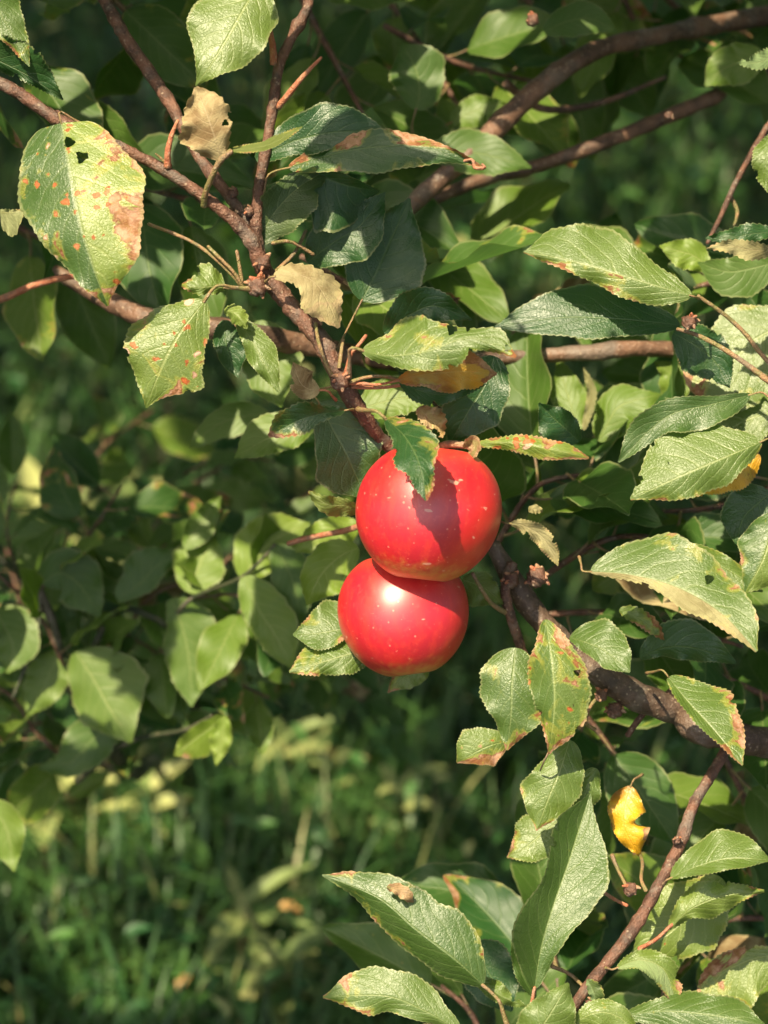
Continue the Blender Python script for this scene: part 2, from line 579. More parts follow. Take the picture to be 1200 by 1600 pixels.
def saw(x):
    f = x - np.floor(x)
    return np.where(f < 0.78, f / 0.78, (1 - f) / 0.22)


def round_base(vals, t):
    t1 = 1.0 / (len(vals) - 1)
    w = np.maximum(interp(vals, t), 0)
    return np.where(t < t1, vals[0] + (vals[1] - vals[0]) * (np.clip(t, 0, 1) / t1) ** 0.62, w)


def leaf_mesh(mid, L, R, zl=0.0, zr=0.0, tint=(0.3, 0, 0, 0), gold=0.0, under=(0, 0), nt=72, nu=12, teeth=24, tooth=2.4,
              holes=(), wave=3.0, seed=0, curlL=0.0, curlR=0.0, yl=None, yr=None, mat=None, blr=None, pucker=1.0, tilt=(0.0, 0.0), bite=False, dr=None):
    g_ = np.random.default_rng(seed + 5)
    zl, zr, wave = zl * 1.15, zr * 1.15, wave * 1.5
    bite = bite or (mat is None and nt == 72 and g_.random() < 0.5)
    if holes or bite:
        nt = 190
    m = resample(mid, nt)                       # x, y, d(cm)
    t = np.linspace(0, 1, nt)
    tg = np.gradient(m[:, :2], axis=0)
    tg /= np.maximum(np.linalg.norm(tg, axis=1), 1e-6)[:, None]
    nl = np.stack([tg[:, 1], -tg[:, 0]], 1)
    wl, wr = (round_base(w_, t) * (1 + 0.05 * np.sin(t * g_.uniform(9, 16) + g_.uniform(0, 6)) + 0.03 * np.sin(t * g_.uniform(22, 34) + g_.uniform(0, 6))) for w_ in (L, R))
    if holes or bite:
        nu = max(nu, 34)
    tipc = g_.uniform(-260, 340)
    envelope = np.minimum(1, np.minimum(t, 1 - t) * 10)
    pxcm = 100 * K
    us = np.linspace(-1, 1, nu + 1)
    X = np.zeros((nt, nu + 1))
    Y = np.zeros_like(X)
    Z = np.zeros_like(X)
    pl, pr_ = g_.uniform(0, 6.28), g_.uniform(0, 6.28)
    fq = g_.uniform(2.2, 3.6)
    for k, uu in enumerate(us):
        a = abs(uu)
        if uu < 0:
            wdt, zz, cu, ph, sgn = wl, zl, curlL, pl, 1
        else:
            wdt, zz, cu, ph, sgn = wr, zr, curlR, pr_, -1
        edge = a ** 6
        tw = wdt * a + edge * tooth * saw(t * teeth + ph) * envelope * (wdt > 1.5)
        # curl: the outer part of the blade rolls back towards the midrib
        roll = cu * np.clip(a - 0.55, 0, 1) ** 2 * 4.9
        tw = tw * (1 - 0.38 * abs(roll))
        sweep = a * wdt * 0.10
        X[:, k] = m[:, 0] + nl[:, 0] * tw * sgn + tg[:, 0] * sweep
        Y[:, k] = m[:, 1] + nl[:, 1] * tw * sgn + tg[:, 1] * sweep
        dz = zz * a ** 1.25 * (wdt / max(wdt.max(), 1.0)) + wave * a ** 2 * np.sin(t * fq * 6.28 + ph) * envelope
        fr = (t * 7.2 - 2.5 * a ** 1.35 + (0.45 if uu > 0 else 0)) % 1.0
        dz = dz - pucker * 0.7 * np.sin(fr * np.pi) * a * (1.15 - a) * envelope
        dz = dz + roll * wdt * 0.75 + g_.standard_normal(nt) * 0.12 * (1 + 2 * edge)
        dz = dz + tipc * np.clip(t - 0.78, 0, 1) ** 2 + 3.0 * np.sin(t * 17 + ph * 2) * a ** 3 * envelope
        dz = dz + tilt[0] * (X[:, k] - m[0, 0]) + tilt[1] * (m[0, 1] - Y[:, k])
        Z[:, k] = m[:, 2] + dz * pxcm
    holes = list(holes)
    if bite:
        for _ in range(g_.integers(1, 3)):
            kk = int(g_.uniform(0.25, 0.9) * nt)
            e = 0 if g_.random() < 0.5 else nu
            holes.append((X[kk, e], Y[kk, e], g_.uniform(3, 8)))
    gone = np.zeros(X.shape, bool)
    for hx, hy, hr in holes:
        dX, dY = X - hx, Y - hy
        ang = np.arctan2(dY, dX)
        rr_ = hr * (1 + 0.22 * np.sin(3 * ang + hx) + 0.12 * np.sin(7 * ang + hy))
        ds = np.maximum(np.hypot(dX, dY), 1e-6)
        ins = ds < rr_
        X = np.where(ins, hx + dX / ds * rr_, X)
        Y = np.where(ins, hy + dY / ds * rr_, Y)
        gone |= ins
    zz = D0 + Z * 0.01
    v = CAM + ((X - 600) * K * zz / D0)[..., None] * AX + ((800 - Y) * K * zz / D0)[..., None] * AU + zz[..., None] * AF
    base = P(*m[0])
    i, j = np.meshgrid(np.arange(nt - 1), np.arange(nu), indexing='ij')
    s = nu + 1
    q = np.stack([i * s + j, i * s + j + 1, (i + 1) * s + j + 1, (i + 1) * s + j], -1).reshape(-1, 4)
    uv = np.stack([np.broadcast_to(us * 0.5 + 0.5, (nt, s)), np.broadcast_to(t[:, None], (nt, s))], -1).reshape(-1, 2)
    if holes:
        q = q[~gone.ravel()[q].all(1)]
    side = np.broadcast_to(us[None, :], (nt, s)).ravel()
    t1 = np.tile(np.array(tint, dtype=float), (nt * s, 1))
    if yl is not None:
        t1[side < 0, 0] = yl
    if yr is not None:
        t1[side > 0, 0] = yr
    if dr is not None:
        t1[side > 0.04, 3] = dr
    if blr is not None:
        t1[:, 1] = np.where(side < 0, blr[0], blr[1])
    t2 = np.zeros((nt * s, 4))
    t2[:, 0] = np.where(side < -0.04, under[0], np.where(side > 0.04, under[1], 0))
    t2[:, 1] = g_.uniform(0, 1)
    t2[:, 2] = gold
    t2[:, 3] = 1
    # orientation so that the upper face looks at the camera
    me = mesh_from('leaf', v.reshape(-1, 3) - base, q, mat or M_LEAF, uv, {'tint': t1, 'tint2': t2})
    return me, base, m


_nleaf = [0]


def leaf(parent, mid, L, R, att=None, lit=None, label=None, stalk_r=2.0, stalk_mat=None, back=False, **kw):
    kw.setdefault('seed', _nleaf[0] * 17)
    _nleaf[0] += 1
    if back:
        if parent is tree:
            mid = [(a, b, c * 1.6) for a, b, c in mid]
            att = (att[0], att[1], att[2] * 1.6) if att is not None else None
        kw.setdefault('mat', M_LEAF_BACK)
        kw.setdefault('nt', 40)
        kw.setdefault('nu', 8)
        kw.setdefault('teeth', 14)
    me, base, m = leaf_mesh(mid, L, R, **kw)
    o = add('leaf', me, parent, loc=worldloc(parent, base), label=label)
    if lit is not None:
        (LIT if lit else DARK).extend([(P(*m[int(f * (len(m) - 1))]), 0.013) for f in (0.1, 0.3, 0.5, 0.7, 0.9)])
    if att is not None:
        b = np.array(m[0])
        d = (m[0] - m[4])[:3]
        dn = d[:2] / max(np.linalg.norm(d[:2]), 1e-6)
        ln = np.hypot(att[0] - b[0], att[1] - b[1])
        mid1 = [b[0] + dn[0] * ln * 0.4, b[1] + dn[1] * ln * 0.4, b[2]]
        pts = np.array([P(*p) for p in ([b[0] - dn[0] * 3, b[1] - dn[1] * 3, b[2]], mid1, [(mid1[0] + att[0]) / 2, (mid1[1] + att[1]) / 2, (mid1[2] + att[2]) / 2], att)])
        st = tube('stalk', pts, np.array([stalk_r * 0.8, stalk_r * 0.8, stalk_r, stalk_r * 1.5]) * K, stalk_mat or M_STALK, None, sides=6, n=14)
        w_ = np.array(st.location)
        st.parent = o
        st.location = w_ - base
    return o



# ------------------------------------------------------------------ the apple tree: wood
TRUNK = np.array([1.15, 2.05, 0.0])
tree = empty('apple_tree', TRUNK, 'apple tree with rusty spotted green leaves whose twigs reach in from the right and above', 'tree')
bpy.context.view_layer.update()
tk = [TRUNK + np.array(p) for p in ((0, 0, -0.05), (0.02, 0.01, 0.35), (-0.02, 0.03, 0.75), (0.03, 0.0, 1.15), (-0.02, 0.05, 1.7), (0.05, 0.1, 2.3))]
o = tube('trunk', tk, [0.085, 0.07, 0.062, 0.055, 0.042, 0.02], M_BARK, None, sides=18, n=60, rough=0.04)
w_ = np.array(o.location); o.parent = tree; o.location = w_ - TRUNK


def tbranch(pts, radii, mat=M_BARK, name='branch', **kw):
    """a limb from world points"""
    o = tube(name, np.array(pts), radii, mat, None, **kw)
    w = np.array(o.location); o.parent = tree; o.location = w - TRUNK
    return o


def jn(h, dx=0.0, dy=0.02):
    return TRUNK + np.array([dx, dy, h])


# the long twig from the upper left that carries the apples
a0 = [P(0 - 60, 105, -3), P(20, 140, -3), P(90, 187, -3), P(170, 222, -2.6), P(250, 262, -2.2), P(325, 312, -2), P(385, 365, -1.5), P(415, 425, -1),
      P(455, 480, -1), P(500, 530, -1.5), P(530, 590, -1.6), P(565, 645, -1), P(605, 695, 0.5), P(650, 712, 1.0)]
tbranch(a0, np.array([11, 10, 9.5, 9, 9, 9.5, 11, 13, 14, 15, 14, 12, 9, 6]) * K, M_TWIG, rough=0.07, knots=0.22, n=150, seed=3)
tbranch([jn(1.45), P(1700, -900, 30), P(900, -760, 10), P(200, -560, 0), P(-230, -160, -2), P(-60, 105, -3)], np.array([34, 28, 22, 17, 13, 11]) * K, M_TWIG, n=90)
btube('branch', [(470, -80, 0), (482, 0, -1), (460, 50, -1.2), (437, 100, -1.4), (427, 160, -1.5), (418, 220, -1.4), (405, 290, -1.2), (400, 360, -1), (410, 425, -0.6)],
      [9, 8.5, 8, 8.5, 8.5, 8, 9, 10, 11], M_TWIG, tree, knots=0.25, n=80)
tbranch([P(900, -760, 10), P(600, -450, 4), P(470, -80, 0)], np.array([16, 12, 9]) * K, M_TWIG, n=40)
btube('twig', [(429, 100, -1.4), (424, 60, -1.8), (412, 20, -2), (402, -30, -2.2)], [7, 5, 4.5, 4], M_STALK_RED, tree, n=26)
btube('twig', [(434, 168, -1.5), (450, 148, -2), (475, 118, -2.4), (502, 90, -2.8)], [5, 5, 4, 2.5], M_STALK_RED, tree, n=24)
btube('twig', [(262, 262, -2.4), (262, 240, -2.8), (268, 212, -3), (278, 188, -3.2)], [6, 5, 4, 2.6], M_STALK_RED, tree, n=20)
btube('twig', [(262, 258, -2.4), (250, 246, -2.6), (243, 240, -2.8)], [3, 2, 1], M_STALK, tree, n=8)
btube('branch', [(120, -90, 6), (185, 40, 4), (235, 115, 3), (268, 165, 1.5), (305, 235, 0.5), (345, 290, -0.2), (392, 350, -0.8)], [10, 10, 10, 9.5, 9, 9, 9], M_TWIG, tree, knots=0.2, n=70)
tbranch([P(200, -560, 0), P(150, -300, 4), P(120, -90, 6)], np.array([13, 11, 10]) * K, M_TWIG, n=30)
# limbs behind
btube('branch', [(590, 380, 15), (660, 305, 19), (740, 235, 20), (830, 148, 22), (920, 84, 24), (1030, 55, 27), (1300, 10, 37), (1900, -60, 50)], [9, 14, 16, 17, 15, 14, 18, 28], M_LIMB, tree, knots=0.15, n=110, sides=14)
btube('branch', [(640, 330, 22), (740, 285, 24), (830, 262, 26), (930, 228, 27), (1020, 192, 29), (1110, 155, 31), (1230, 115, 34), (1900, 60, 50)], [7, 10, 10, 12, 11, 12, 13, 24], M_LIMB, tree, knots=0.2, n=110, sides=14)
btube('branch', [(790, 130, 24), (850, 170, 27), (940, 160, 29), (1040, 120, 31)], [7, 6, 5, 3], M_LIMB, tree, n=40)
btube('branch', [(80, 420, 16), (160, 465, 14), (250, 505, 12), (350, 515, 11), (470, 538, 14), (640, 566, 15), (815, 557, 16), (920, 551, 16), (1025, 545, 17), (1300, 560, 22), (1800, 560, 42)],
      [9, 15, 17, 18, 17, 14, 11, 12, 13, 16, 26], M_LIMB, tree, knots=0.10, n=130, sides=14)
btube('branch', [(770, 850, 5), (800, 905, 5), (845, 970, 5), (900, 1025, 5), (975, 1078, 5), (1060, 1112, 6), (1200, 1162, 8), (1900, 1260, 44)], [12, 17, 18, 20, 22, 22, 23, 34], M_BARK, tree, knots=0.2, n=120, sides=14)
btube('branch', [(1145, 1150, 6), (1118, 1200, 4), (1085, 1255, 2.5), (1062, 1320, 1.5), (1020, 1400, 0.6), (985, 1458, 0), (940, 1515, -0.5), (905, 1560, -1), (860, 1650, -2)], [9, 8.5, 9, 9.5, 9, 10, 9, 8, 7], M_TWIG, tree, knots=0.22, n=80)
btube('branch', [(1260, 120, 16), (1195, 205, 13), (1150, 285, 11), (1125, 340, 10), (1105, 380, 9)], [6, 5, 4.5, 4, 3], M_TWIG, tree, n=40)
btube('twig', [(1140, 305, 11), (1152, 330, 11), (1147, 352, 11)], [4, 3, 2], M_STALK, tree, n=14)
btube('twig', [(-60, 480, 14), (0, 468, 13), (55, 445, 12), (115, 432, 12), (180, 440, 13)], [7, 6, 5.5, 5, 3], M_STALK_RED, tree, n=40)
btube('branch', [(800, 880, 4), (790, 930, 3.5), (810, 1000, 4), (822, 1040, 5)], [9, 8, 8, 6], M_TWIG, tree, knots=0.25, n=36)
btube('twig', [(738, 895, 1.5), (752, 920, 1.6), (770, 945, 2.5), (800, 962, 4)], [3, 3, 3.5, 5], M_STALK, tree, n=24)
btube('branch', [(980, 1150, 6), (1010, 1110, 6), (1050, 1080, 6)], [5, 5, 6], M_TWIG, tree, n=18)
# crossing thin stalks at the right
btube('twig', [(1058, 514, 1.0), (1090, 524, 0.6), (1130, 545, 0.4), (1170, 572, 0.2), (1215, 606, 0)], [3, 3.4, 3.8, 4.4, 6], M_STALK, tree, n=40)
btube('twig', [(1090, 462, 0.5), (1130, 490, 1.0), (1163, 520, 1.4), (1185, 548, 1.2), (1210, 575, 0.6)], [3, 3.2, 3.6, 3.6, 4], M_STALK, tree, n=40)
btube('branch', [(1215, 606, 0), (1235, 650, 0), (1240, 720, 0), (1250, 850, 2), (1290, 1000, 6), (1320, 1200, 12)], [7, 8, 9, 10, 12, 14], M_TWIG, tree, n=40)


def spur(x, y, d, r, n=5, seed=0):
    """a knobbly fruit spur with bud scales and old leaf stubs"""
    g_ = np.random.default_rng(seed + 100)
    c = P(x, y, d)
    pts = [P(x - r * 0.5, y + r * 0.6, d), P(x, y, d - 0.15), P(x + r * 0.35, y - r * 0.5, d - 0.25)]
    o = tube('spur', np.array(pts), np.array([r * 0.55, r * 0.85, r * 0.3]) * K, M_TWIG, None, sides=10, n=14, rough=0.12)
    w = np.array(o.location); o.parent = tree; o.location = w - TRUNK
    for k in range(n):
        a = g_.uniform(0, 6.28)
        l = r * g_.uniform(0.7, 1.15)
        p1 = P(x + math.cos(a) * l, y + math.sin(a) * l, d - g_.uniform(0.1, 0.6))
        q = tube('bud_scale', np.array([P(x + math.cos(a) * r * 0.3, y + math.sin(a) * r * 0.3, d), (c + p1) / 2 + 0.0004, p1]), np.array([r * 0.30, r * 0.30, r * 0.12]) * K,
                 M_DRYBIT if k % 2 else M_STALK_RED, None, sides=6, n=8)
        w2 = np.array(q.location); q.parent = o; q.location = w2 - w


for k, sp in enumerate([(403, 446, -1.6, 19, 7), (532, 594, -2.6, 17, 6), (1078, 502, 0.2, 14, 6), (412, 408, -1.6, 15, 6), (495, 500, -1.8, 12, 4), (940, 1085, 4, 12, 5), (962, 1108, 5, 16, 8),
                        (840, 900, 3.5, 20, 7), (800, 905, 3.5, 16, 5), (986, 1388, 0.2, 13, 4), (1058, 1312, 1, 8, 2), (925, 1568, -1, 11, 4), (1045, 180, 15, 9, 2), (365, 300, -0.6, 10, 5), (390, 330, -1.2, 10, 5), (833, 30, 14, 13, 5),
                        (1168, 880, 2, 14, 5), (1098, 632, 8, 10, 4), (710, 470, 14, 9, 3)]):
    spur(*sp, seed=k)

# thin stalks round the two main nodes
for pts in ([(382, 452, -1.5), (345, 412, -1.8), (300, 378, -1.6), (232, 350, -1.2)],
            [(380, 450, -1.6), (365, 425, -2), (340, 400, -2.1), (325, 385, -2.0)],
            [(378, 440, -1.4), (374, 415, -1.5), (370, 392, -1.6)],
            [(540, 585, -2.6), (548, 555, -3), (560, 540, -3.2), (572, 524, -3.2)],
            [(520, 590, -2.6), (508, 565, -2.8), (498, 535, -2.8), (493, 505, -2.6)],
            [(545, 598, -2.6), (570, 590, -2.6), (600, 588, -2.4), (625, 594, -2)],
            [(550, 604, -2.2), (590, 606, -1.6), (640, 600, -1.2)],
            [(530, 575, -2.2), (533, 550, -2.0), (536, 530, -1.6)],
            [(956, 1335, 2), (966, 1360, 1.4), (982, 1390, 0.6)], [(940, 1392, 2), (960, 1405, 1.4), (980, 1415, 0.8)],
            [(1010, 1392, 0.4), (1002, 1375, 1), (1004, 1350, 2.5), (1001, 1337, 4)],
            [(998, 1483, 0), (1025, 1468, 0.6), (1050, 1445, 1), (1072, 1430, 1.4)],
            [(862, 1510, 1), (890, 1522, 0.4), (915, 1545, -0.5)],
            [(930, 1140, 4.5), (915, 1128, 4), (925, 1100, 4), (940, 1086, 4)],
            [(430, 425, -1), (460, 395, 0), (478, 360, 0.6)], [(425, 380, -1.2), (455, 378, -0.6), (490, 398, 0)]):
    btube('twig', pts, [3.6] + [3.0] * (len(pts) - 2) + [3.0], rnd.choice([M_STALK, M_STALK, M_STALK_RED]), tree, sides=6, n=18)

# ------------------------------------------------------------------ the two apples


def apple(name, x, y, d, rx, ry, axis_cam, label, seed=0):
    """a lathe profile from stalk hollow to eye, slightly lopsided"""
    c = P(x, y, d)
    z = D0 + d * 0.01
    k = K * z / D0
    a, b = rx * k, ry * k * 1.045
    n, m = 96, 72
    prof = []
    for i in range(m):
        th = math.pi * i / (m - 1)             # 0 = stalk end
        r = a * (math.sin(th) ** 0.98) * (1 + 0.045 * math.cos(th)) / 1.004
        zz = b * math.cos(th) * 1.0
        top = math.exp(-(r / (0.27 * a)) ** 2)
        if th < math.pi / 2:
            zz = b * math.cos(th) ** 0.98 - 0.28 * b * top
        else:
            zz = -b * (abs(math.cos(th)) ** 0.98) + 0.15 * b * math.exp(-(r / (0.20 * a)) ** 2)
        prof.append((r, zz))
    g_ = np.random.default_rng(seed)
    verts, quads = [], []
    ph0 = g_.uniform(0, 6.28)
    for i, (r, zz) in enumerate(prof):
        for j in range(n):
            p = 2 * math.pi * j / n
            f = 1 + 0.016 * math.cos(5 * p + ph0) * (1 - zz / b) * 0.6 + 0.012 * math.cos(2 * p + ph0 * 2) + 0.006 * math.sin(3 * p + zz / b * 2)
            verts.append((r * f * math.cos(p), r * f * math.sin(p), zz + 0.045 * a * math.cos(p + ph0) * (r / a) ** 2))
    for i in range(m - 1):
        for j in range(n):
            j2 = (j + 1) % n
            quads.append((i * n + j, (i + 1) * n + j, (i + 1) * n + j2, i * n + j2))
    root = empty(name, c, label, 'apple', 'pair of red apples on the twig')
    ax = axis_cam[0] * AX + axis_cam[1] * AU - axis_cam[2] * AF
    root.rotation_euler = Vector(ax).to_track_quat('Z', 'Y').to_euler()
    add('flesh', mesh_from('apple', verts, quads, M_APPLE), root)
    # stalk and the dry eye at the lower end
    pts = np.array([(0, 0, b * 0.66), (0.0008, 0, b * 0.80), (0.002, 0.001, b * 0.98), (0.005, 0.001, b * 1.16)])
    st = tube('stem', pts, [0.0012, 0.001, 0.001, 0.0014], M_DRYBIT, None, sides=8, n=16)
    st.parent = root
    for j in range(5):
        p = j * 1.2566
        q = np.array([(0.004 * math.cos(p), 0.004 * math.sin(p), -b * 0.80), (0.003 * math.cos(p), 0.003 * math.sin(p), -b * 0.86), (0.0008 * math.cos(p), 0.0008 * math.sin(p), -b * 0.92)])
        s_ = tube('sepal', q, [0.0016, 0.0013, 0.0005], M_DRYBIT, None, sides=6, n=8)
        s_.parent = root
    for fx, fy in ((0, 0), (-0.55, 0.3), (0.1, 0.6), (-0.4, -0.4), (0.35, 0.1), (0.1, -0.5)):
        LIT.append((P(x + fx * rx, y - fy * ry, d - 3), 0.03))
    return root


apple('apple', 669, 801, -1.7, 113, 107, (0.12, 0.98, -0.02), 'upper red apple, half covered by a drooping green leaf and resting on the other apple', 1)
apple('apple', 631, 958, 1.6, 104, 98, (-0.14, 0.98, -0.06), 'lower red apple with a bright pale highlight, hanging beneath the other apple', 2)
btube('twig', [(640, 708, 1), (668, 706, 1), (705, 700, 0.4), (740, 694, 0)], [6, 7, 6, 4], M_TWIG, tree, n=20)
btube('twig', [(672, 704, 0.5), (700, 694, -0.8), (730, 697, -1.2), (738, 706, -1.5)], [4, 6, 5, 3], M_DRYBIT, tree, n=16)

# ------------------------------------------------------------------ leaves traced one by one
G = (-0.16, 0.34)         # tilt that catches the sun
T_ = tree
lf = leaf
# left side
lf(T_, [(96, 192, -4), (108, 260, -5), (124, 345, -5.6), (146, 420, -5.4), (168, 478, -5)], [40, 92, 106, 104, 86, 54, 3], [30, 80, 84, 70, 50, 28, 2], att=(140, 200, -3), lit=True,
   tint=(0.30, 0.50, 0.34, 0), yl=1.0, yr=0.22, zl=12, zr=26, blr=(0.52, 0.08), holes=[(128, 245, 9), (108, 222, 8)], tilt=(-0.1, 0.10), wave=5, label='large leaf with a dark half and a yellow half blotched pink')
lf(T_, [(320, 470, -3), (285, 515, -3.6), (256, 565, -3.8), (228, 637, -3.4)], [4, 34, 50, 64, 66, 26, 2], [4, 34, 62, 70, 52, 24, 1], att=(392, 452, -1.8), lit=True,
   tint=(0.72, 0.12, 0.44, 0), zl=8, zr=14, tilt=(0.02, -0.08), stalk_r=3.4, label='green leaf covered in round rust spots')
lf(T_, [(404, -30, -3), (372, 30, -3.4), (340, 85, -3.4), (306, 134, -3)], [10, 52, 58, 52, 40, 18, 1], [10, 50, 66, 68, 52, 20, 1], lit=True, tint=(0.62, 0.0, 0.02, 0), tilt=G, zl=18, zr=-6)
lf(T_, [(-30, -40, -3), (0, 20, -3), (28, 70, -3), (46, 104, -3)], [10, 34, 34, 26, 14, 1], [10, 34, 30, 20, 10, 1], lit=True, tint=(0.35, 0.1, 0.1, 0), zl=15, zr=5)
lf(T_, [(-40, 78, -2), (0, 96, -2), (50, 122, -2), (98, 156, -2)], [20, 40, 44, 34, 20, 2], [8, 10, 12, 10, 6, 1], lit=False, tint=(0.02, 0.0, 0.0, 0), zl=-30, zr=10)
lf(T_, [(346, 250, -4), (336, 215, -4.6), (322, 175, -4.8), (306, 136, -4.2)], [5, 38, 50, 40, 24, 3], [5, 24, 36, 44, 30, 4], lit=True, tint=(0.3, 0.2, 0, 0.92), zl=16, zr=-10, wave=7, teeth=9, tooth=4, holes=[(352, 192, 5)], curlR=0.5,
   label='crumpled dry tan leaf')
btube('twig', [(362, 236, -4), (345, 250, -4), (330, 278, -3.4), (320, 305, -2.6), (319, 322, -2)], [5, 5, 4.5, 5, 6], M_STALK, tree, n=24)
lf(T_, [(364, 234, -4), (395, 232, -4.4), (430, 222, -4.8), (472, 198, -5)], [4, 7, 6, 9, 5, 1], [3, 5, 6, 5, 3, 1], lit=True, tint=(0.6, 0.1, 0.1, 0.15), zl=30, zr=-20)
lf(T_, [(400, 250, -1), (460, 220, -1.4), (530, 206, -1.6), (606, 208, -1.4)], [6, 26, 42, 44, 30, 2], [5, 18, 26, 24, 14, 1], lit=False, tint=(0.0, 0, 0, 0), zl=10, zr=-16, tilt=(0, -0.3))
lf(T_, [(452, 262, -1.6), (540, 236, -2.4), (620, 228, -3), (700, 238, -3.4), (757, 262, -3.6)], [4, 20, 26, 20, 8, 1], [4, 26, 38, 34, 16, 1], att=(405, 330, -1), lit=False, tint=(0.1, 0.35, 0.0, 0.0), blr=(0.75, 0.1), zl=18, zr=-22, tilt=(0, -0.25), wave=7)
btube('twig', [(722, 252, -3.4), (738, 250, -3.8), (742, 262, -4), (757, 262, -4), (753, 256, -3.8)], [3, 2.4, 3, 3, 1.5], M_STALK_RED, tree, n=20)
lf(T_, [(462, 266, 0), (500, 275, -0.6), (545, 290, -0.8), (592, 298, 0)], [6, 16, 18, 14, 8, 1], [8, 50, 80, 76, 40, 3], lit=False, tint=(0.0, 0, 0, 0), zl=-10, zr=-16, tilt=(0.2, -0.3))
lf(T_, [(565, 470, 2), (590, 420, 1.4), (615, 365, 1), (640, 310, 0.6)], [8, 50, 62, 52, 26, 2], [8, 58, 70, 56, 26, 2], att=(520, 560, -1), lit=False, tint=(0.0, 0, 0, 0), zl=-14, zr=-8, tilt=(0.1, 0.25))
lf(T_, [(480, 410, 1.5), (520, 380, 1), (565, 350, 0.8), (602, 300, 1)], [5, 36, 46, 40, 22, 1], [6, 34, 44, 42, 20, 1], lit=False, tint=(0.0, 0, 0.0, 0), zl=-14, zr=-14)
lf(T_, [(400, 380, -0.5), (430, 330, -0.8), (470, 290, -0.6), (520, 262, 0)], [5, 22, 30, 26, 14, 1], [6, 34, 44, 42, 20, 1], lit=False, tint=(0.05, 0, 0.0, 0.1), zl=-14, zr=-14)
lf(T_, [(428, 432, -3), (462, 428, -3.6), (498, 448, -4), (530, 512, -4)], [4, 14, 20, 26, 16, 2], [4, 14, 30, 38, 26, 3], att=(415, 440, -2), lit=True, tint=(0.5, 0.25, 0, 0.80), zl=16, zr=-6, tooth=4, teeth=12, tilt=(0.35, 0), under=(1, 1), label='folded tan leaf showing its pale underside')
lf(T_, [(352, 450, -2), (330, 448, -2.4), (308, 450, -2.6), (284, 446, -2.6)], [3, 10, 10, 9, 6, 2], [3, 28, 36, 26, 14, 3], att=(385, 452, -1.6), lit=True, tint=(0.7, 0.05, 0.05, 0), zl=6, zr=12, tooth=3, teeth=9)
lf(T_, [(350, 486, -1.5), (364, 488, -1.9), (376, 498, -2.1), (386, 514, -2)], [3, 10, 13, 12, 6, 1], [3, 9, 13, 12, 6, 1], lit=True, tint=(0.85, 0.0, 0.0, 0), zl=10, zr=10, teeth=7)
lf(T_, [(372, 500, -0.8), (392, 530, -1.2), (412, 568, -1.6), (436, 612, -1.6)], [5, 20, 26, 24, 14, 2], [5, 12, 18, 16, 10, 2], lit=True, tint=(0.55, 0.0, 0.0, 0), zl=10, zr=10)
lf(T_, [(352, 500, 0.5), (352, 530, 0), (360, 560, 0), (372, 590, 0.2)], [5, 24, 34, 30, 14, 1], [5, 16, 18, 16, 10, 1], lit=False, tint=(0.0, 0.0, 0.0, 0), zl=-8, zr=10)
# round the node above the apples
lf(T_, [(566, 548, -4), (610, 556, -4.6), (670, 548, -5), (735, 528, -5), (806, 558, -4.6)], [3, 42, 56, 44, 14, 26, 3], [3, 14, 28, 36, 24, 10, 2], att=(545, 590, -2.6), lit=None, stalk_r=3.4,
   tint=(0.50, 0.10, 0.0, 0), yl=0.55, zl=26, zr=4, tilt=(-0.2, 0.2), holes=[(706, 515, 7.5), (731, 515, 3), (793, 544, 5)], wave=5)
LIT.extend([(P(x, y, -5), 0.022) for x, y in ((670, 540), (720, 525), (770, 550), (700, 570))])
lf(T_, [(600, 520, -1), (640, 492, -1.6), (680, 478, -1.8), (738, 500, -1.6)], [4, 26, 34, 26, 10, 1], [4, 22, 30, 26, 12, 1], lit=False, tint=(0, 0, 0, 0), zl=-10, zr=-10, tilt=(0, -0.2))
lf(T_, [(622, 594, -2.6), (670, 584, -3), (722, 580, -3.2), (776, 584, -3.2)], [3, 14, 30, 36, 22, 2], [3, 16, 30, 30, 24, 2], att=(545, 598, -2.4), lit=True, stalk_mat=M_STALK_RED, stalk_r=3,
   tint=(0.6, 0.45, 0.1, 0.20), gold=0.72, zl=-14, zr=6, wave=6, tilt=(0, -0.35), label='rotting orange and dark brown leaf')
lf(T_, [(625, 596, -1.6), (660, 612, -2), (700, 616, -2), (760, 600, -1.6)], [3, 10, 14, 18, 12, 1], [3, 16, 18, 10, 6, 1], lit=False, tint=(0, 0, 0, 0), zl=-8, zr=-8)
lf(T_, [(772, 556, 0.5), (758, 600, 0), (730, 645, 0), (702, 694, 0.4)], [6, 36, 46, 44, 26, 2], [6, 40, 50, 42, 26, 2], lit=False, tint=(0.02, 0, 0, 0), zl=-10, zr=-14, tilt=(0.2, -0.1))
lf(T_, [(603, 655, -4.4), (632, 682, -7.0), (655, 725, -9.0), (666, 782, -9.8)], [4, 24, 40, 42, 22, 16, 3], [4, 16, 30, 34, 22, 14, 2], att=(560, 640, -1.6), lit=False, stalk_r=3.5,
   tint=(0.0, 0.30, 0.02, 0), blr=(0.38, 0.0), zl=22, zr=-8, tooth=3.2, teeth=18, curlL=-0.25, label='drooping dark leaf lying over the upper apple')
lf(T_, [(652, 638, -1.5), (666, 650, -2), (680, 664, -2.3), (692, 684, -2.2)], [3, 14, 22, 18, 10, 1], [3, 10, 12, 12, 8, 1], lit=True, tint=(0.5, 0.4, 0.2, 0.75), gold=0.45, zl=10, zr=-14, wave=7, teeth=8, tooth=4, under=(1, 1), label='small curled orange-brown dead leaf')
lf(T_, [(724, 700, -2.2), (738, 688, -2.6), (742, 700, -2.8), (734, 720, -3)], [2, 6, 8, 6, 2], [2, 6, 8, 6, 2], lit=None, tint=(0.1, 0.9, 0.3, 0.6), zl=-10, zr=10, teeth=5)
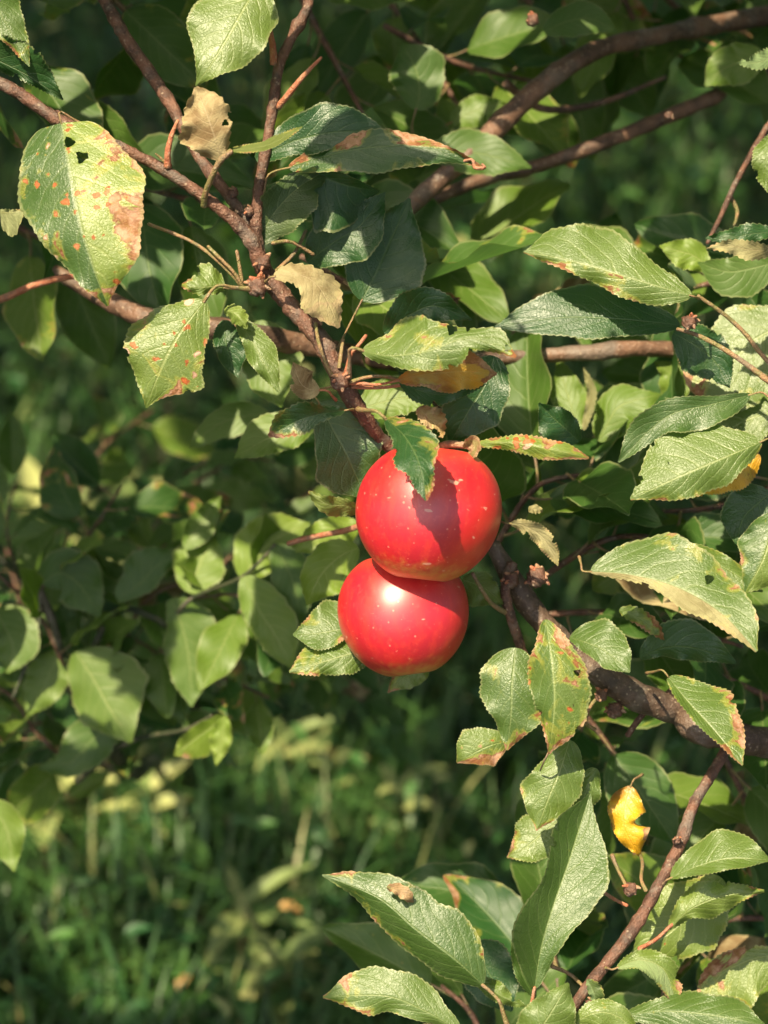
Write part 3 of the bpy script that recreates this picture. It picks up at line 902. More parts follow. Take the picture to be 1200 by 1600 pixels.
lf(T_, [(745, 694, -1), (800, 692, -1.8), (862, 702, -2.2), (920, 716, -2)], [3, 8, 13, 14, 12, 2], [3, 8, 14, 17, 9, 2], att=(706, 700, 0), lit=True, tint=(0.95, 0.38, 0.50, 0), zl=12, zr=8, tooth=3, label='narrow yellow-green leaf with a rusty red tip')
lf(T_, [(905, 690, 1.5), (886, 672, 1.4), (862, 650, 1.4), (842, 630, 1.5)], [4, 26, 34, 30, 16, 2], [4, 18, 24, 20, 10, 2], lit=False, tint=(0, 0, 0, 0), zl=-8, zr=-8, tilt=(0.2, -0.3))
lf(T_, [(498, 628, 0), (520, 672, 0), (545, 718, 0), (572, 780, 0.5)], [8, 54, 64, 54, 34, 3], [8, 26, 44, 56, 40, 3], att=(535, 600, -1.6), lit=None, tint=(0.10, 0, 0.0, 0), zl=-6, zr=-12, tilt=(0.1, 0.0))
lf(T_, [(540, 641, -2.6), (505, 646, -3.2), (468, 656, -3.4), (420, 682, -3.2)], [2, 8, 16, 22, 14, 2], [2, 8, 20, 24, 22, 3], att=(552, 640, -1.6), lit=False, tint=(0.06, 0.1, 0, 0), zl=-4, zr=-16, tooth=3.5, teeth=14, label='small dark ragged leaf')
lf(T_, [(562, 800, 0), (540, 790, -0.6), (512, 788, -0.8), (482, 768, -0.8)], [3, 14, 17, 15, 8, 2], [3, 8, 12, 12, 6, 2], lit=True, tint=(0.7, 0.1, 0, 0.1), zl=16, zr=-10, wave=6, teeth=9)
lf(T_, [(500, 610, -3), (482, 608, -3.4), (468, 596, -3.6), (458, 566, -3.4)], [2, 14, 18, 14, 6, 1], [2, 18, 26, 24, 14, 1], att=(525, 625, -2), lit=None, tint=(0.2, 0.3, 0.1, 0.85), zl=-8, zr=8, stalk_mat=M_STALK_RED, label='small brown withered leaf')
# right side, top to bottom
lf(T_, [(1080, 462, -0.5), (1010, 442, -1), (930, 418, -1.2), (866, 402, -1), (818, 394, -0.6)], [3, 28, 34, 24, 18, 12, 1], [3, 26, 44, 58, 62, 46, 2], att=(1092, 466, 0.5), lit=True, tint=(0.55, 0.12, 0.04, 0), blr=(0.36, 0.0), zl=14, zr=20, tilt=G)
lf(T_, [(1062, 508, 3), (980, 500, 2.6), (880, 496, 2.6), (772, 512, 3)], [3, 22, 30, 30, 18, 1], [3, 32, 46, 46, 30, 2], lit=False, tint=(0.0, 0, 0, 0), zl=-8, zr=10, tilt=(0, 0.2))
LIT.append((P(1000, 498, 3), 0.014))
lf(T_, [(1052, 520, 4), (1088, 540, 3.5), (1118, 566, 3.5), (1140, 606, 3.5)], [5, 30, 36, 30, 18, 1], [5, 34, 42, 36, 20, 1], lit=False, tint=(0.0, 0, 0, 0), zl=-8, zr=10)
lf(T_, [(1240, 500, 8), (1180, 530, 8), (1120, 580, 8), (1060, 560, 8)], [10, 60, 84, 80, 40, 2], [10, 50, 60, 50, 26, 2], lit=True, tint=(0.6, 0.22, 0.1, 0), tilt=G)
lf(T_, [(1215, 640, 7), (1160, 660, 7), (1110, 700, 7), (1080, 740, 7)], [10, 40, 54, 46, 26, 2], [10, 40, 50, 46, 26, 2], lit=True, tint=(0.6, 0.1, 0.1, 0), tilt=G)
lf(T_, [(1172, 617, 0), (1110, 632, -0.6), (1040, 652, -0.8), (966, 722, -0.4)], [3, 30, 36, 22, 14, 2], [3, 9, 20, 26, 24, 2], att=(1214, 628, 0), lit=None, tint=(0.22, 0, 0.03, 0), zl=-14, zr=-6, tilt=(0, 0.0))
lf(T_, [(1190, 690, -1.5), (1130, 716, -2), (1060, 746, -2.2), (985, 780, -1.8)], [3, 30, 40, 36, 20, 2], [3, 42, 68, 76, 64, 36, 2], att=(1235, 680, 0), lit=True, tint=(0.55, 0.10, 0.02, 0), blr=(0.2, 0.0), zl=20, zr=14, tilt=G, holes=[(1044, 724, 3)])
lf(T_, [(1188, 712, 1.5), (1150, 732, 1.2), (1115, 752, 1), (1084, 776, 1)], [3, 26, 32, 24, 14, 2], [3, 14, 16, 14, 8, 1], lit=True, tint=(0.8, 0.2, 0.2, 0), gold=0.9, zl=4, zr=-6, label='golden yellow leaf under the pale leaf')
lf(T_, [(1205, 770, 2), (1180, 790, 2), (1160, 812, 2), (1150, 850, 2)], [5, 40, 50, 44, 26, 2], [5, 36, 40, 34, 20, 2], lit=False, tint=(0, 0, 0, 0), zl=-8, zr=8)
lf(T_, [(922, 893, -1.5), (985, 898, -2), (1060, 918, -2.4), (1130, 960, -2.8), (1182, 1018, -3)], [2, 50, 72, 66, 52, 40, 3], [2, 8, 14, 26, 22, 14, 2], att=(905, 870, 0), lit=True,
   tint=(0.42, 0.10, 0.05, 0.0), under=(0, 1), dr=0.62, zl=18, zr=-6, tilt=(-0.1, 0.30), holes=[(1108, 905, 7)], wave=4, label='long leaf with its tan lower edge curled under')
lf(T_, [(1020, 868, 0.5), (1080, 868, 0), (1130, 886, 0), (1192, 924, 0.2)], [4, 14, 18, 18, 12, 1], [4, 20, 30, 34, 24, 2], lit=True, tint=(0.5, 0.1, 0.12, 0), zl=10, zr=4, tilt=(0, 0.3))
lf(T_, [(1215, 800, -1), (1204, 840, -1.6), (1190, 880, -1.8), (1164, 926, -1.6)], [6, 30, 40, 36, 24, 2], [6, 40, 48, 38, 22, 2], lit=True, tint=(0.75, 0.1, 0.04, 0), yr=0.25, zl=8, zr=18, curlR=-0.2)
lf(T_, [(798, 818, -1), (820, 822, -1.6), (850, 842, -2), (872, 884, -2)], [2, 9, 14, 12, 10, 1], [2, 10, 13, 13, 8, 1], att=(775, 812, 0), lit=True, tint=(0.4, 0.2, 0, 0.62), under=(1, 1), zl=-12, zr=8, label='small tan leaf folded lengthwise')
lf(T_, [(826, 800, -1), (832, 796, -1.1), (840, 796, -1.1), (848, 800, -1)], [1, 5, 6, 4, 1], [1, 5, 6, 4, 1], lit=True, tint=(0.7, 0.1, 0, 0.6), nt=20, nu=6, teeth=3)
lf(T_, [(852, 968, -2), (862, 1030, -3), (866, 1100, -3), (858, 1178, -2.4)], [2, 30, 46, 56, 54, 32, 2], [2, 22, 38, 38, 26, 12, 2], lit=True, tint=(0.62, 0.42, 0.28, 0), yr=0.40, zl=20, zr=22, holes=[(902, 1051, 5), (893, 1102, 3.5)], tilt=(-0.15, 0.05),
   label='hanging leaf with pinkish blotches and small holes')
btube('twig', [(857, 1176, -2.4), (850, 1190, -2), (844, 1204, -1)], [1.5, 1.4, 1.2], M_STALK, tree, n=10)
lf(T_, [(806, 1012, 0), (800, 1070, -0.5), (798, 1120, -0.5), (792, 1172, 0)], [8, 40, 54, 56, 46, 24, 2], [8, 44, 52, 44, 26, 14, 2], lit=None, tint=(0.35, 0.16, 0.08, 0), zl=8, zr=16, tooth=3)
LIT.append((P(830, 1110, -1), 0.02))
lf(T_, [(796, 1158, 1), (768, 1164, 0.6), (742, 1176, 0.5), (714, 1192, 0.6)], [3, 22, 30, 22, 10, 1], [3, 20, 34, 36, 26, 2], lit=True, tint=(0.6, 0.42, 0.22, 0), blr=(0.55, 0.1), zl=8, zr=6, label='small leaf with a rusty red patch')
lf(T_, [(890, 996, 1), (915, 1004, 0.5), (946, 1018, 0.3), (984, 1050, 0.4)], [3, 34, 44, 38, 24, 2], [3, 12, 18, 22, 14, 2], lit=True, tint=(0.35, 0.0, 0.0, 0), zl=16, zr=-6, tilt=(-0.3, 0.3))
lf(T_, [(968, 952, 3), (990, 962, 3), (1012, 974, 3), (1038, 1000, 3)], [3, 12, 14, 12, 8, 1], [3, 8, 10, 10, 6, 1], lit=True, tint=(0.6, 0.2, 0.2, 0), tooth=3, teeth=9)
lf(T_, [(1000, 1028, 4), (1040, 1012, 3.6), (1090, 1014, 3.5), (1150, 1036, 3.6)], [4, 30, 42, 36, 20, 2], [4, 10, 20, 18, 10, 2], lit=False, tint=(0.05, 0, 0, 0), zl=-10, zr=10)
lf(T_, [(1044, 1058, 0), (1076, 1098, -0.6), (1118, 1144, -1), (1160, 1196, -1)], [4, 32, 52, 54, 44, 26, 2], [3, 10, 12, 12, 9, 5, 1], att=(1010, 1052, 3), lit=True, tint=(0.45, 0.16, 0.02, 0), blr=(0.24, 0.5), zl=22, zr=-12, tilt=G)
lf(T_, [(890, 1156, 0), (876, 1200, -0.6), (858, 1245, -0.8), (838, 1298, -0.6)], [6, 34, 42, 36, 22, 1], [6, 26, 38, 44, 28, 1], lit=None, tint=(0.60, 0.10, 0.03, 0), zl=10, zr=14)
LIT.append((P(850, 1250, -0.8), 0.016))
lf(T_, [(930, 1200, 1), (915, 1240, 0.6), (900, 1270, 0.5), (895, 1296, 0.6)], [4, 16, 22, 16, 8, 1], [4, 18, 26, 22, 10, 1], lit=True, tint=(0.5, 0, 0, 0), zl=10, zr=10)
lf(T_, [(880, 1276, 4), (850, 1300, 4), (820, 1325, 4), (792, 1340, 4)], [4, 30, 38, 30, 16, 1], [4, 30, 38, 34, 18, 1], lit=True, tint=(0.6, 0.05, 0.05, 0), tilt=G)
lf(T_, [(835, 1545, -2.5), (846, 1480, -3.4), (866, 1410, -3.8), (892, 1335, -3.6), (922, 1240, -3)], [2, 40, 48, 30, 32, 36, 2], [2, 22, 46, 68, 60, 30, 2], att=(836, 1620, -2), lit=None, stalk_r=4, stalk_mat=M_STALK_RED,
   tint=(0.30, 0.0, 0.02, 0), zl=-62, zr=-14, tilt=(0.0, 0.34), tooth=1.6, label='large leaf folded along its midrib, one half dark')
LIT.extend([(P(x, y, -3.5), 0.018) for x, y in ((900, 1370), (880, 1430), (860, 1490), (920, 1380))])
lf(T_, [(836, 1560, -1), (815, 1520, -1.4), (808, 1470, -1.6), (820, 1420, -1.4)], [2, 8, 10, 8, 4, 1], [2, 14, 26, 22, 10, 1], lit=None, tint=(0.25, 0, 0, 0), zl=-10, zr=-16)
lf(T_, [(986, 1228, 4), (974, 1262, 3.6), (978, 1300, 3.4), (1000, 1338, 3.6)], [4, 36, 34, 20, 40, 24, 2], [3, 22, 26, 22, 16, 10, 2], att=(1004, 1210, 5), lit=True, tint=(0.9, 0.40, 0.20, 0.0), gold=0.9, zl=-10, zr=16, tooth=1.5, wave=8, curlL=0.3, curlR=-0.3,
   label='bright golden yellow leaf with a brown top')
lf(T_, [(1128, 1372, 3), (1084, 1420, 3), (1040, 1462, 3), (985, 1492, 3)], [6, 52, 62, 50, 30, 2], [6, 40, 56, 56, 34, 2], lit=True, tint=(0.85, 0.04, 0.14, 0), zl=8, zr=8)
lf(T_, [(1048, 1372, 0), (1090, 1354, -0.6), (1140, 1342, -1), (1204, 1344, -1)], [2, 26, 40, 44, 30, 2], [2, 10, 16, 16, 10, 2], att=(1036, 1382, 0.5), lit=True, tint=(0.50, 0, 0, 0), zl=24, zr=-14, tilt=(-0.1, 0.25))
lf(T_, [(1046, 1452, 1), (1080, 1420, 0.6), (1130, 1400, 0.5), (1194, 1392, 0.4)], [2, 20, 30, 24, 12, 2], [2, 10, 26, 24, 10, 2], lit=True, tint=(0.75, 0.1, 0.05, 0), zl=10, zr=16, wave=6)
lf(T_, [(1225, 1490, 6), (1170, 1500, 6), (1120, 1530, 6), (1090, 1590, 6)], [10, 50, 64, 60, 40, 2], [6, 16, 26, 24, 16, 2], lit=True, tint=(0.85, 0.36, 0.05, 0), tilt=(-.1, .2), label='soft pale leaf with a brown edge at the corner')
lf(T_, [(964, 1512, -1.6), (1000, 1500, -2), (1038, 1516, -2), (1058, 1572, -1.8)], [2, 12, 18, 20, 14, 2], [2, 14, 24, 26, 16, 2], att=(945, 1512, -0.6), lit=True, tint=(0.75, 0.06, 0.05, 0), under=(0, 1), zl=10, zr=-14, curlR=-0.4)
lf(T_, [(918, 1530, -1.4), (926, 1545, -2), (930, 1556, -2.2), (932, 1572, -2)], [2, 10, 14, 10, 1], [2, 6, 8, 6, 1], lit=True, tint=(0.15, 0.2, 0, 0.1), under=(0, 1), zl=-8, zr=8, teeth=7)
lf(T_, [(976, 1586, -2), (1040, 1580, -2.4), (1110, 1586, -2.6), (1196, 1602, -2.4)], [2, 18, 30, 34, 28, 2], [2, 20, 26, 26, 20, 2], lit=True, tint=(0.35, 0, 0.04, 0), zl=20, zr=6, tilt=G)
lf(T_, [(818, 1650, -3), (840, 1615, -3.4), (862, 1580, -3.6), (888, 1536, -3.4)], [6, 34, 40, 30, 18, 2], [6, 38, 46, 40, 24, 2], lit=True, tint=(0.55, 0.0, 0.08, 0), zl=10, zr=12)
lf(T_, [(895, 1600, -2.6), (930, 1582, -3), (965, 1588, -3), (1000, 1620, -3)], [3, 14, 20, 18, 10, 1], [3, 26, 34, 30, 20, 1], lit=True, tint=(0.7, 0.0, 0.14, 0), zl=10, zr=4)
lf(T_, [(755, 1540, -2), (712, 1500, -3), (650, 1452, -3.4), (590, 1402, -3.4), (503, 1368, -3)], [2, 28, 34, 36, 34, 24, 10, 1], [2, 44, 62, 58, 48, 36, 22, 2], att=(796, 1612, -1.5), lit=True, stalk_r=3.6,
   tint=(0.26, 0.10, 0.03, 0), zl=40, zr=8, tilt=(-0.14, 0.26), tooth=2, holes=[(628, 1396, 12), (655, 1430, 3)], label='long glossy leaf with a pinkish hole near its tip')
lf(T_, [(604, 1386, -2.2), (620, 1390, -2.3), (632, 1398, -2.3), (646, 1410, -2.2)], [1, 9, 11, 9, 1], [1, 6, 7, 6, 1], lit=True, tint=(0.5, 1, 0.4, 0.5), nt=24, nu=6, teeth=4, label='pinkish dried flap in the hole')
lf(T_, [(720, 1612, -2), (664, 1580, -2.6), (600, 1556, -3), (505, 1558, -2.8)], [3, 10, 20, 24, 34, 16, 2], [3, 22, 40, 44, 44, 28, 2], lit=True, tint=(0.50, 0.12, 0.03, 0), zl=14, zr=6, tilt=(-0.14, 0.3), curlL=-0.15)
lf(T_, [(742, 1530, 0), (768, 1546, -0.4), (790, 1560, -0.5), (822, 1572, -0.4)], [3, 14, 16, 12, 6, 1], [3, 10, 12, 10, 6, 1], lit=True, tint=(0.6, 0, 0, 0), zl=10, zr=10)
lf(T_, [(722, 1480, 6), (750, 1500, 6), (775, 1540, 6), (800, 1580, 6)], [6, 34, 44, 40, 24, 2], [6, 30, 40, 40, 24, 2], lit=False, tint=(0.0, 0, 0, 0), zl=10, zr=10)
# beside the lower apple
lf(T_, [(575, 984, 3.5), (535, 984, 3), (495, 990, 2.8), (458, 992, 2.8)], [3, 8, 20, 26, 16, 2], [3, 38, 46, 40, 24, 2], lit=True, tint=(0.40, 0.1, 0, 0), zl=-10, zr=16, tilt=(-0.1, 0.2), tooth=3)
lf(T_, [(592, 1010, 3), (545, 1022, 2.6), (500, 1036, 2.4), (452, 1050, 2.4)], [3, 26, 28, 22, 12, 2], [3, 26, 44, 44, 24, 2], lit=True, tint=(0.55, 0.18, 0, 0), zl=10, zr=18, tilt=(-0.12, 0.36), tooth=2.4)
lf(T_, [(672, 1030, 5), (650, 1046, 5), (628, 1062, 5), (606, 1082, 5)], [3, 18, 22, 18, 8, 1], [3, 18, 22, 18, 10, 1], lit=True, tint=(0.9, 0.1, 0, 0), tooth=2)
lf(T_, [(722, 906, 4), (742, 912, 4), (764, 924, 4), (786, 944, 4)], [4, 18, 22, 18, 8, 1], [4, 30, 34, 26, 14, 1], lit=True, tint=(0.7, 0.0, 0, 0), tilt=G)
# upper right corner
lf(T_, [(1215, 206, -0.5), (1206, 240, -0.8), (1204, 275, -0.8), (1212, 312, -0.6)], [4, 20, 24, 20, 8, 1], [4, 22, 28, 24, 12, 1], lit=True, tint=(0.6, 0, 0, 0), zl=8, zr=12)
lf(T_, [(1212, 362, 1), (1170, 366, 0.6), (1140, 372, 0.6), (1102, 372, 0.8)], [3, 10, 14, 12, 6, 1], [3, 12, 16, 14, 8, 1], lit=False, tint=(0.02, 0, 0, 0), tooth=3, teeth=12)
lf(T_, [(1212, 392, 0), (1172, 390, -0.4), (1140, 384, -0.6), (1104, 388, -0.4)], [3, 12, 16, 12, 6, 1], [3, 10, 12, 10, 5, 1], lit=None, tint=(0.4, 0.1, 0.1, 0.6), under=(1, 1), tooth=3, teeth=12)
lf(T_, [(1222, 80, 4), (1200, 92, 4), (1180, 98, 4), (1152, 98, 4)], [4, 8, 10, 10, 5, 1], [4, 12, 14, 12, 6, 1], lit=True, tint=(0.4, 0, 0, 0), under=(1, 1), tooth=4, teeth=12)
lf(T_, [(0, 331, -2), (14, 331, -2.4), (28, 330, -2.6), (46, 330, -2.6)], [4, 3, 2, 2, 1, 0], [20, 36, 34, 22, 6, 1], lit=True, tint=(0.4, 0.1, 0, 0.35), under=(1, 1), teeth=8, label='tip of a pale leaf underside')
# softer leaves a hand behind, traced where the photograph shows them
B = dict(back=True)
lf(T_, [(650, 172, 14), (655, 145, 14), (650, 110, 14), (628, 68, 14)], [8, 34, 44, 40, 26, 2], [8, 30, 42, 44, 30, 2], lit=False, tint=(0.25, 0, 0, 0), att=(655, 240, 13), **B)
lf(T_, [(704, 192, 16), (730, 178, 16), (756, 168, 16), (796, 164, 16)], [4, 18, 22, 18, 10, 1], [4, 20, 26, 22, 10, 1], lit=True, tint=(0.55, 0, 0, 0), att=(680, 214, 16), stalk_mat=M_STALK_RED, tilt=G, **B)
lf(T_, [(1190, 80, 15), (1160, 96, 15), (1130, 108, 15), (1102, 134, 15)], [6, 26, 34, 30, 16, 2], [6, 26, 32, 28, 16, 2], lit=None, tint=(0.55, 0, 0, 0), **B)
lf(T_, [(850, 50, 13), (885, 34, 13), (925, 30, 13), (966, 52, 13)], [6, 20, 26, 24, 12, 1], [6, 20, 26, 24, 12, 1], lit=None, tint=(0.30, 0, 0, 0), **B)
lf(T_, [(668, 240, 12), (720, 236, 12), (770, 244, 12), (830, 262, 12)], [6, 26, 36, 30, 16, 2], [6, 26, 34, 30, 16, 2], lit=None, tint=(0.30, 0, 0, 0), tilt=(0, 0.3), **B)
LIT.append((P(720, 225, 12), 0.015))
lf(T_, [(410, 500, 9), (412, 545, 9), (420, 590, 9), (440, 636, 9)], [8, 46, 56, 46, 26, 2], [8, 30, 36, 34, 20, 2], lit=True, tint=(0.5, 0.0, 0, 0), tilt=G, **B)
lf(T_, [(495, 655, 8), (455, 668, 8), (410, 690, 8), (366, 716, 8)], [4, 26, 30, 24, 14, 1], [4, 26, 34, 34, 22, 1], lit=True, tint=(0.6, 0, 0, 0), tilt=G, **B)
lf(T_, [(420, 648, 15), (385, 650, 15), (340, 664, 15), (296, 700, 15)], [4, 20, 26, 22, 14, 1], [4, 20, 24, 20, 12, 1], lit=True, tint=(0.5, 0, 0, 0), tilt=(-0.2, 0.3), **B)
lf(T_, [(560, 640, 5), (600, 628, 5), (640, 622, 5), (680, 640, 5)], [4, 30, 38, 30, 14, 1], [4, 22, 26, 24, 14, 1], lit=True, tint=(0.65, 0, 0, 0), tilt=G, **B)
lf(T_, [(522, 648, 5), (540, 662, 5), (560, 690, 5), (570, 720, 5)], [4, 18, 24, 20, 10, 1], [4, 18, 24, 20, 10, 1], lit=True, tint=(0.85, 0, 0, 0), **B)
lf(T_, [(906, 672, 10), (894, 640, 10), (882, 600, 10), (872, 556, 10)], [4, 20, 26, 22, 10, 1], [4, 18, 26, 24, 12, 1], lit=True, tint=(0.65, 0, 0, 0), tilt=(-.2, .3), **B)
lf(T_, [(936, 690, 10), (950, 660, 10), (972, 632, 10), (1034, 616, 10)], [4, 22, 30, 26, 12, 1], [4, 30, 40, 36, 20, 1], lit=True, tint=(0.6, 0, 0, 0), zl=20, zr=-10, **B)
lf(T_, [(1064, 628, 11), (1052, 600, 11), (1044, 580, 11), (1022, 566, 11)], [4, 20, 22, 16, 8, 1], [4, 24, 28, 20, 10, 1], lit=True, tint=(0.75, 0, 0, 0), **B)
lf(T_, [(800, 700, 12), (812, 660, 12), (826, 620, 12), (838, 576, 12)], [4, 16, 20, 16, 8, 1], [4, 16, 20, 16, 8, 1], lit=True, tint=(0.5, 0, 0, 0), **B)
lf(T_, [(912, 672, 9), (920, 640, 9), (924, 610, 9), (912, 575, 9)], [2, 5, 6, 6, 4, 1], [2, 5, 7, 7, 4, 1], lit=True, tint=(0.5, 0, 0, 0.5), under=(1, 1), **B)
lf(T_, [(1110, 420, 7), (1085, 400, 7), (1060, 392, 7), (1030, 384, 7)], [4, 20, 26, 22, 12, 1], [4, 16, 22, 20, 10, 1], lit=True, tint=(0.85, 0, 0, 0), **B)
lf(T_, [(1210, 410, 6), (1170, 420, 6), (1135, 424, 6), (1090, 410, 6)], [6, 34, 44, 36, 20, 1], [6, 20, 26, 20, 12, 1], lit=None, tint=(0.35, 0, 0, 0), **B)
lf(T_, [(560, 856, 9), (530, 870, 9), (500, 900, 9), (480, 945, 9)], [6, 34, 44, 40, 24, 2], [6, 26, 34, 30, 18, 2], lit=True, tint=(1.0, 0, 0, 0), **B)
lf(T_, [(560, 820, 11), (530, 828, 11), (500, 840, 11), (462, 862, 11)], [6, 26, 34, 30, 14, 2], [6, 20, 24, 24, 14, 2], lit=True, tint=(1.0, 0, 0, 0), **B)
btube('twig', [(450, 850, 12), (475, 842, 11.5), (505, 836, 11), (560, 822, 9), (640, 780, 6)], [4, 4.4, 4.6, 5, 6], M_STALK_RED, tree, n=30)

#@@BODY2
# ------------------------------------------------------------------ young shoots low on the left (a plant of its own)
_r = P(262, 1300, 0) - CAM
hit = CAM + _r * (CAM[2] / -_r[2])
sap = empty('apple_sapling', hit, 'young apple shoots with soft green leaves growing low at the left, behind the apples', 'sapling')


def sbranch(px, r, mat=M_GREENSTEM):
    o = btube('stem', px, np.array(r) * 0.6, mat, sap, n=40, knots=0.15)
    return o


o = tube('stem', np.array([hit + np.array([0, 0, -0.03]), hit + np.array([0.0, -0.05, 0.12]), (hit + P(205, 1205, 50)) / 2 + np.array([0, 0, 0.05]), P(205, 1205, 50), P(130, 1110, 40), P(95, 1020, 36), P(62, 925, 34), P(-20, 860, 30)]),
         [0.006, 0.0055, 0.005, 0.0045, 0.004, 0.0035, 0.003, 0.002], M_GREENSTEM, None, n=70, knots=0.15)
w_ = np.array(o.location); o.parent = sap; o.location = w_ - np.array(sap.location)
sbranch([(112, 1100, 38), (175, 960, 36), (240, 965, 34), (262, 975, 33), (300, 935, 31), (380, 900, 28), (430, 850, 27)], [12, 9, 8, 7, 6, 5, 4])
sbranch([(120, 1220, 42), (200, 1160, 38), (290, 1140, 34), (330, 1118, 32)], [10, 7, 6, 4])
sbranch([(62, 925, 34), (60, 980, 34), (40, 1040, 34), (20, 1090, 34)], [7, 6, 5, 4])
S = dict(back=True)
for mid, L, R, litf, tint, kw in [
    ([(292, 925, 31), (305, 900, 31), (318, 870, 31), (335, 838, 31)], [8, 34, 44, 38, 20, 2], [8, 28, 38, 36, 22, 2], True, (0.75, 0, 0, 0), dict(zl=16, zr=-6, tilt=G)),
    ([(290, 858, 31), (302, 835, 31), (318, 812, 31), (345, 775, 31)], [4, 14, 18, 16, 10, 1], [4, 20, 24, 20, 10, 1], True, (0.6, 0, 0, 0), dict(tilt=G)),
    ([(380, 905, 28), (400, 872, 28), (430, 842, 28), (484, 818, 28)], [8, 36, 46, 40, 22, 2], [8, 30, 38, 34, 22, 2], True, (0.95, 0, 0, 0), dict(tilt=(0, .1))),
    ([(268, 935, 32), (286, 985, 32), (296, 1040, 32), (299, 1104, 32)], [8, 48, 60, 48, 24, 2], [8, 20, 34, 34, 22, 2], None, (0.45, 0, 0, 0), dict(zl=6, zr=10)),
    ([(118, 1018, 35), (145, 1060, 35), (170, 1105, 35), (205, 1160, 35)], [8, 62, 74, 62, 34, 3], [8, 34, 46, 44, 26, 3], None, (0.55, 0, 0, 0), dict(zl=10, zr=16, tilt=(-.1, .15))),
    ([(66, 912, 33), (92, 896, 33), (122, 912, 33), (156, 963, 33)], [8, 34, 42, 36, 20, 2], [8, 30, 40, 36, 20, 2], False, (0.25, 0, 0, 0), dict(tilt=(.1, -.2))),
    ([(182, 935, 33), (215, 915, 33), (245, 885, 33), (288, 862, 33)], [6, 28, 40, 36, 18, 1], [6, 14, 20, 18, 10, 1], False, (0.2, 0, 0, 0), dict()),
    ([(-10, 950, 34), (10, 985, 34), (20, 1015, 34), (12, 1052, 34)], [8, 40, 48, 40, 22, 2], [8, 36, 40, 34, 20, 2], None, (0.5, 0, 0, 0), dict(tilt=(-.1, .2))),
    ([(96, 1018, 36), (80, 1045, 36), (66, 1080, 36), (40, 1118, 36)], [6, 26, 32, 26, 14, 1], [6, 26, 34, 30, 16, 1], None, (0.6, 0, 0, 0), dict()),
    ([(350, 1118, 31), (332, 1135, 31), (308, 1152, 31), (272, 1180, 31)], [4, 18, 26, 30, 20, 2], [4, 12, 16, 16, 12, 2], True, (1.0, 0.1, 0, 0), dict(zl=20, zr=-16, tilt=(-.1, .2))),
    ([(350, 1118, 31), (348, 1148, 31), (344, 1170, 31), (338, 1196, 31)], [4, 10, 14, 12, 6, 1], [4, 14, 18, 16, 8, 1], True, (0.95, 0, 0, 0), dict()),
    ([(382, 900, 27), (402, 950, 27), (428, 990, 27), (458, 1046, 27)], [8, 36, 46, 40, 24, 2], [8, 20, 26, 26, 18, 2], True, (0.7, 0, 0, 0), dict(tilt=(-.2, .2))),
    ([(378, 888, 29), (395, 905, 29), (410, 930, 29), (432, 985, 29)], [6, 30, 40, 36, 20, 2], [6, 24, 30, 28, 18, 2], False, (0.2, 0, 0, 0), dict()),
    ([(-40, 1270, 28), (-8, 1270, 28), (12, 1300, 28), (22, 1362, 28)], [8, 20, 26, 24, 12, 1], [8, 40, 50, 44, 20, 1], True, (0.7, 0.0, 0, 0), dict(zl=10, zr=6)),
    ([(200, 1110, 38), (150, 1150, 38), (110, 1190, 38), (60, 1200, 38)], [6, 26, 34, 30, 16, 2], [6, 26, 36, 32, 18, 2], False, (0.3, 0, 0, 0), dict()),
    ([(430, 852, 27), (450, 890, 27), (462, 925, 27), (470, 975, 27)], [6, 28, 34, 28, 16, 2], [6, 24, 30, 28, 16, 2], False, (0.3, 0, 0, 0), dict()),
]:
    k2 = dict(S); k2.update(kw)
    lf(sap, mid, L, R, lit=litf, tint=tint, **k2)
LIT += [(P(x, y, d), 0.014) for x, y, d in ((296, 1060, 32), (305, 1090, 32), (150, 1060, 35), (190, 1110, 35), (40, 985, 34), (15, 1040, 34), (80, 1090, 36), (60, 1070, 36))]

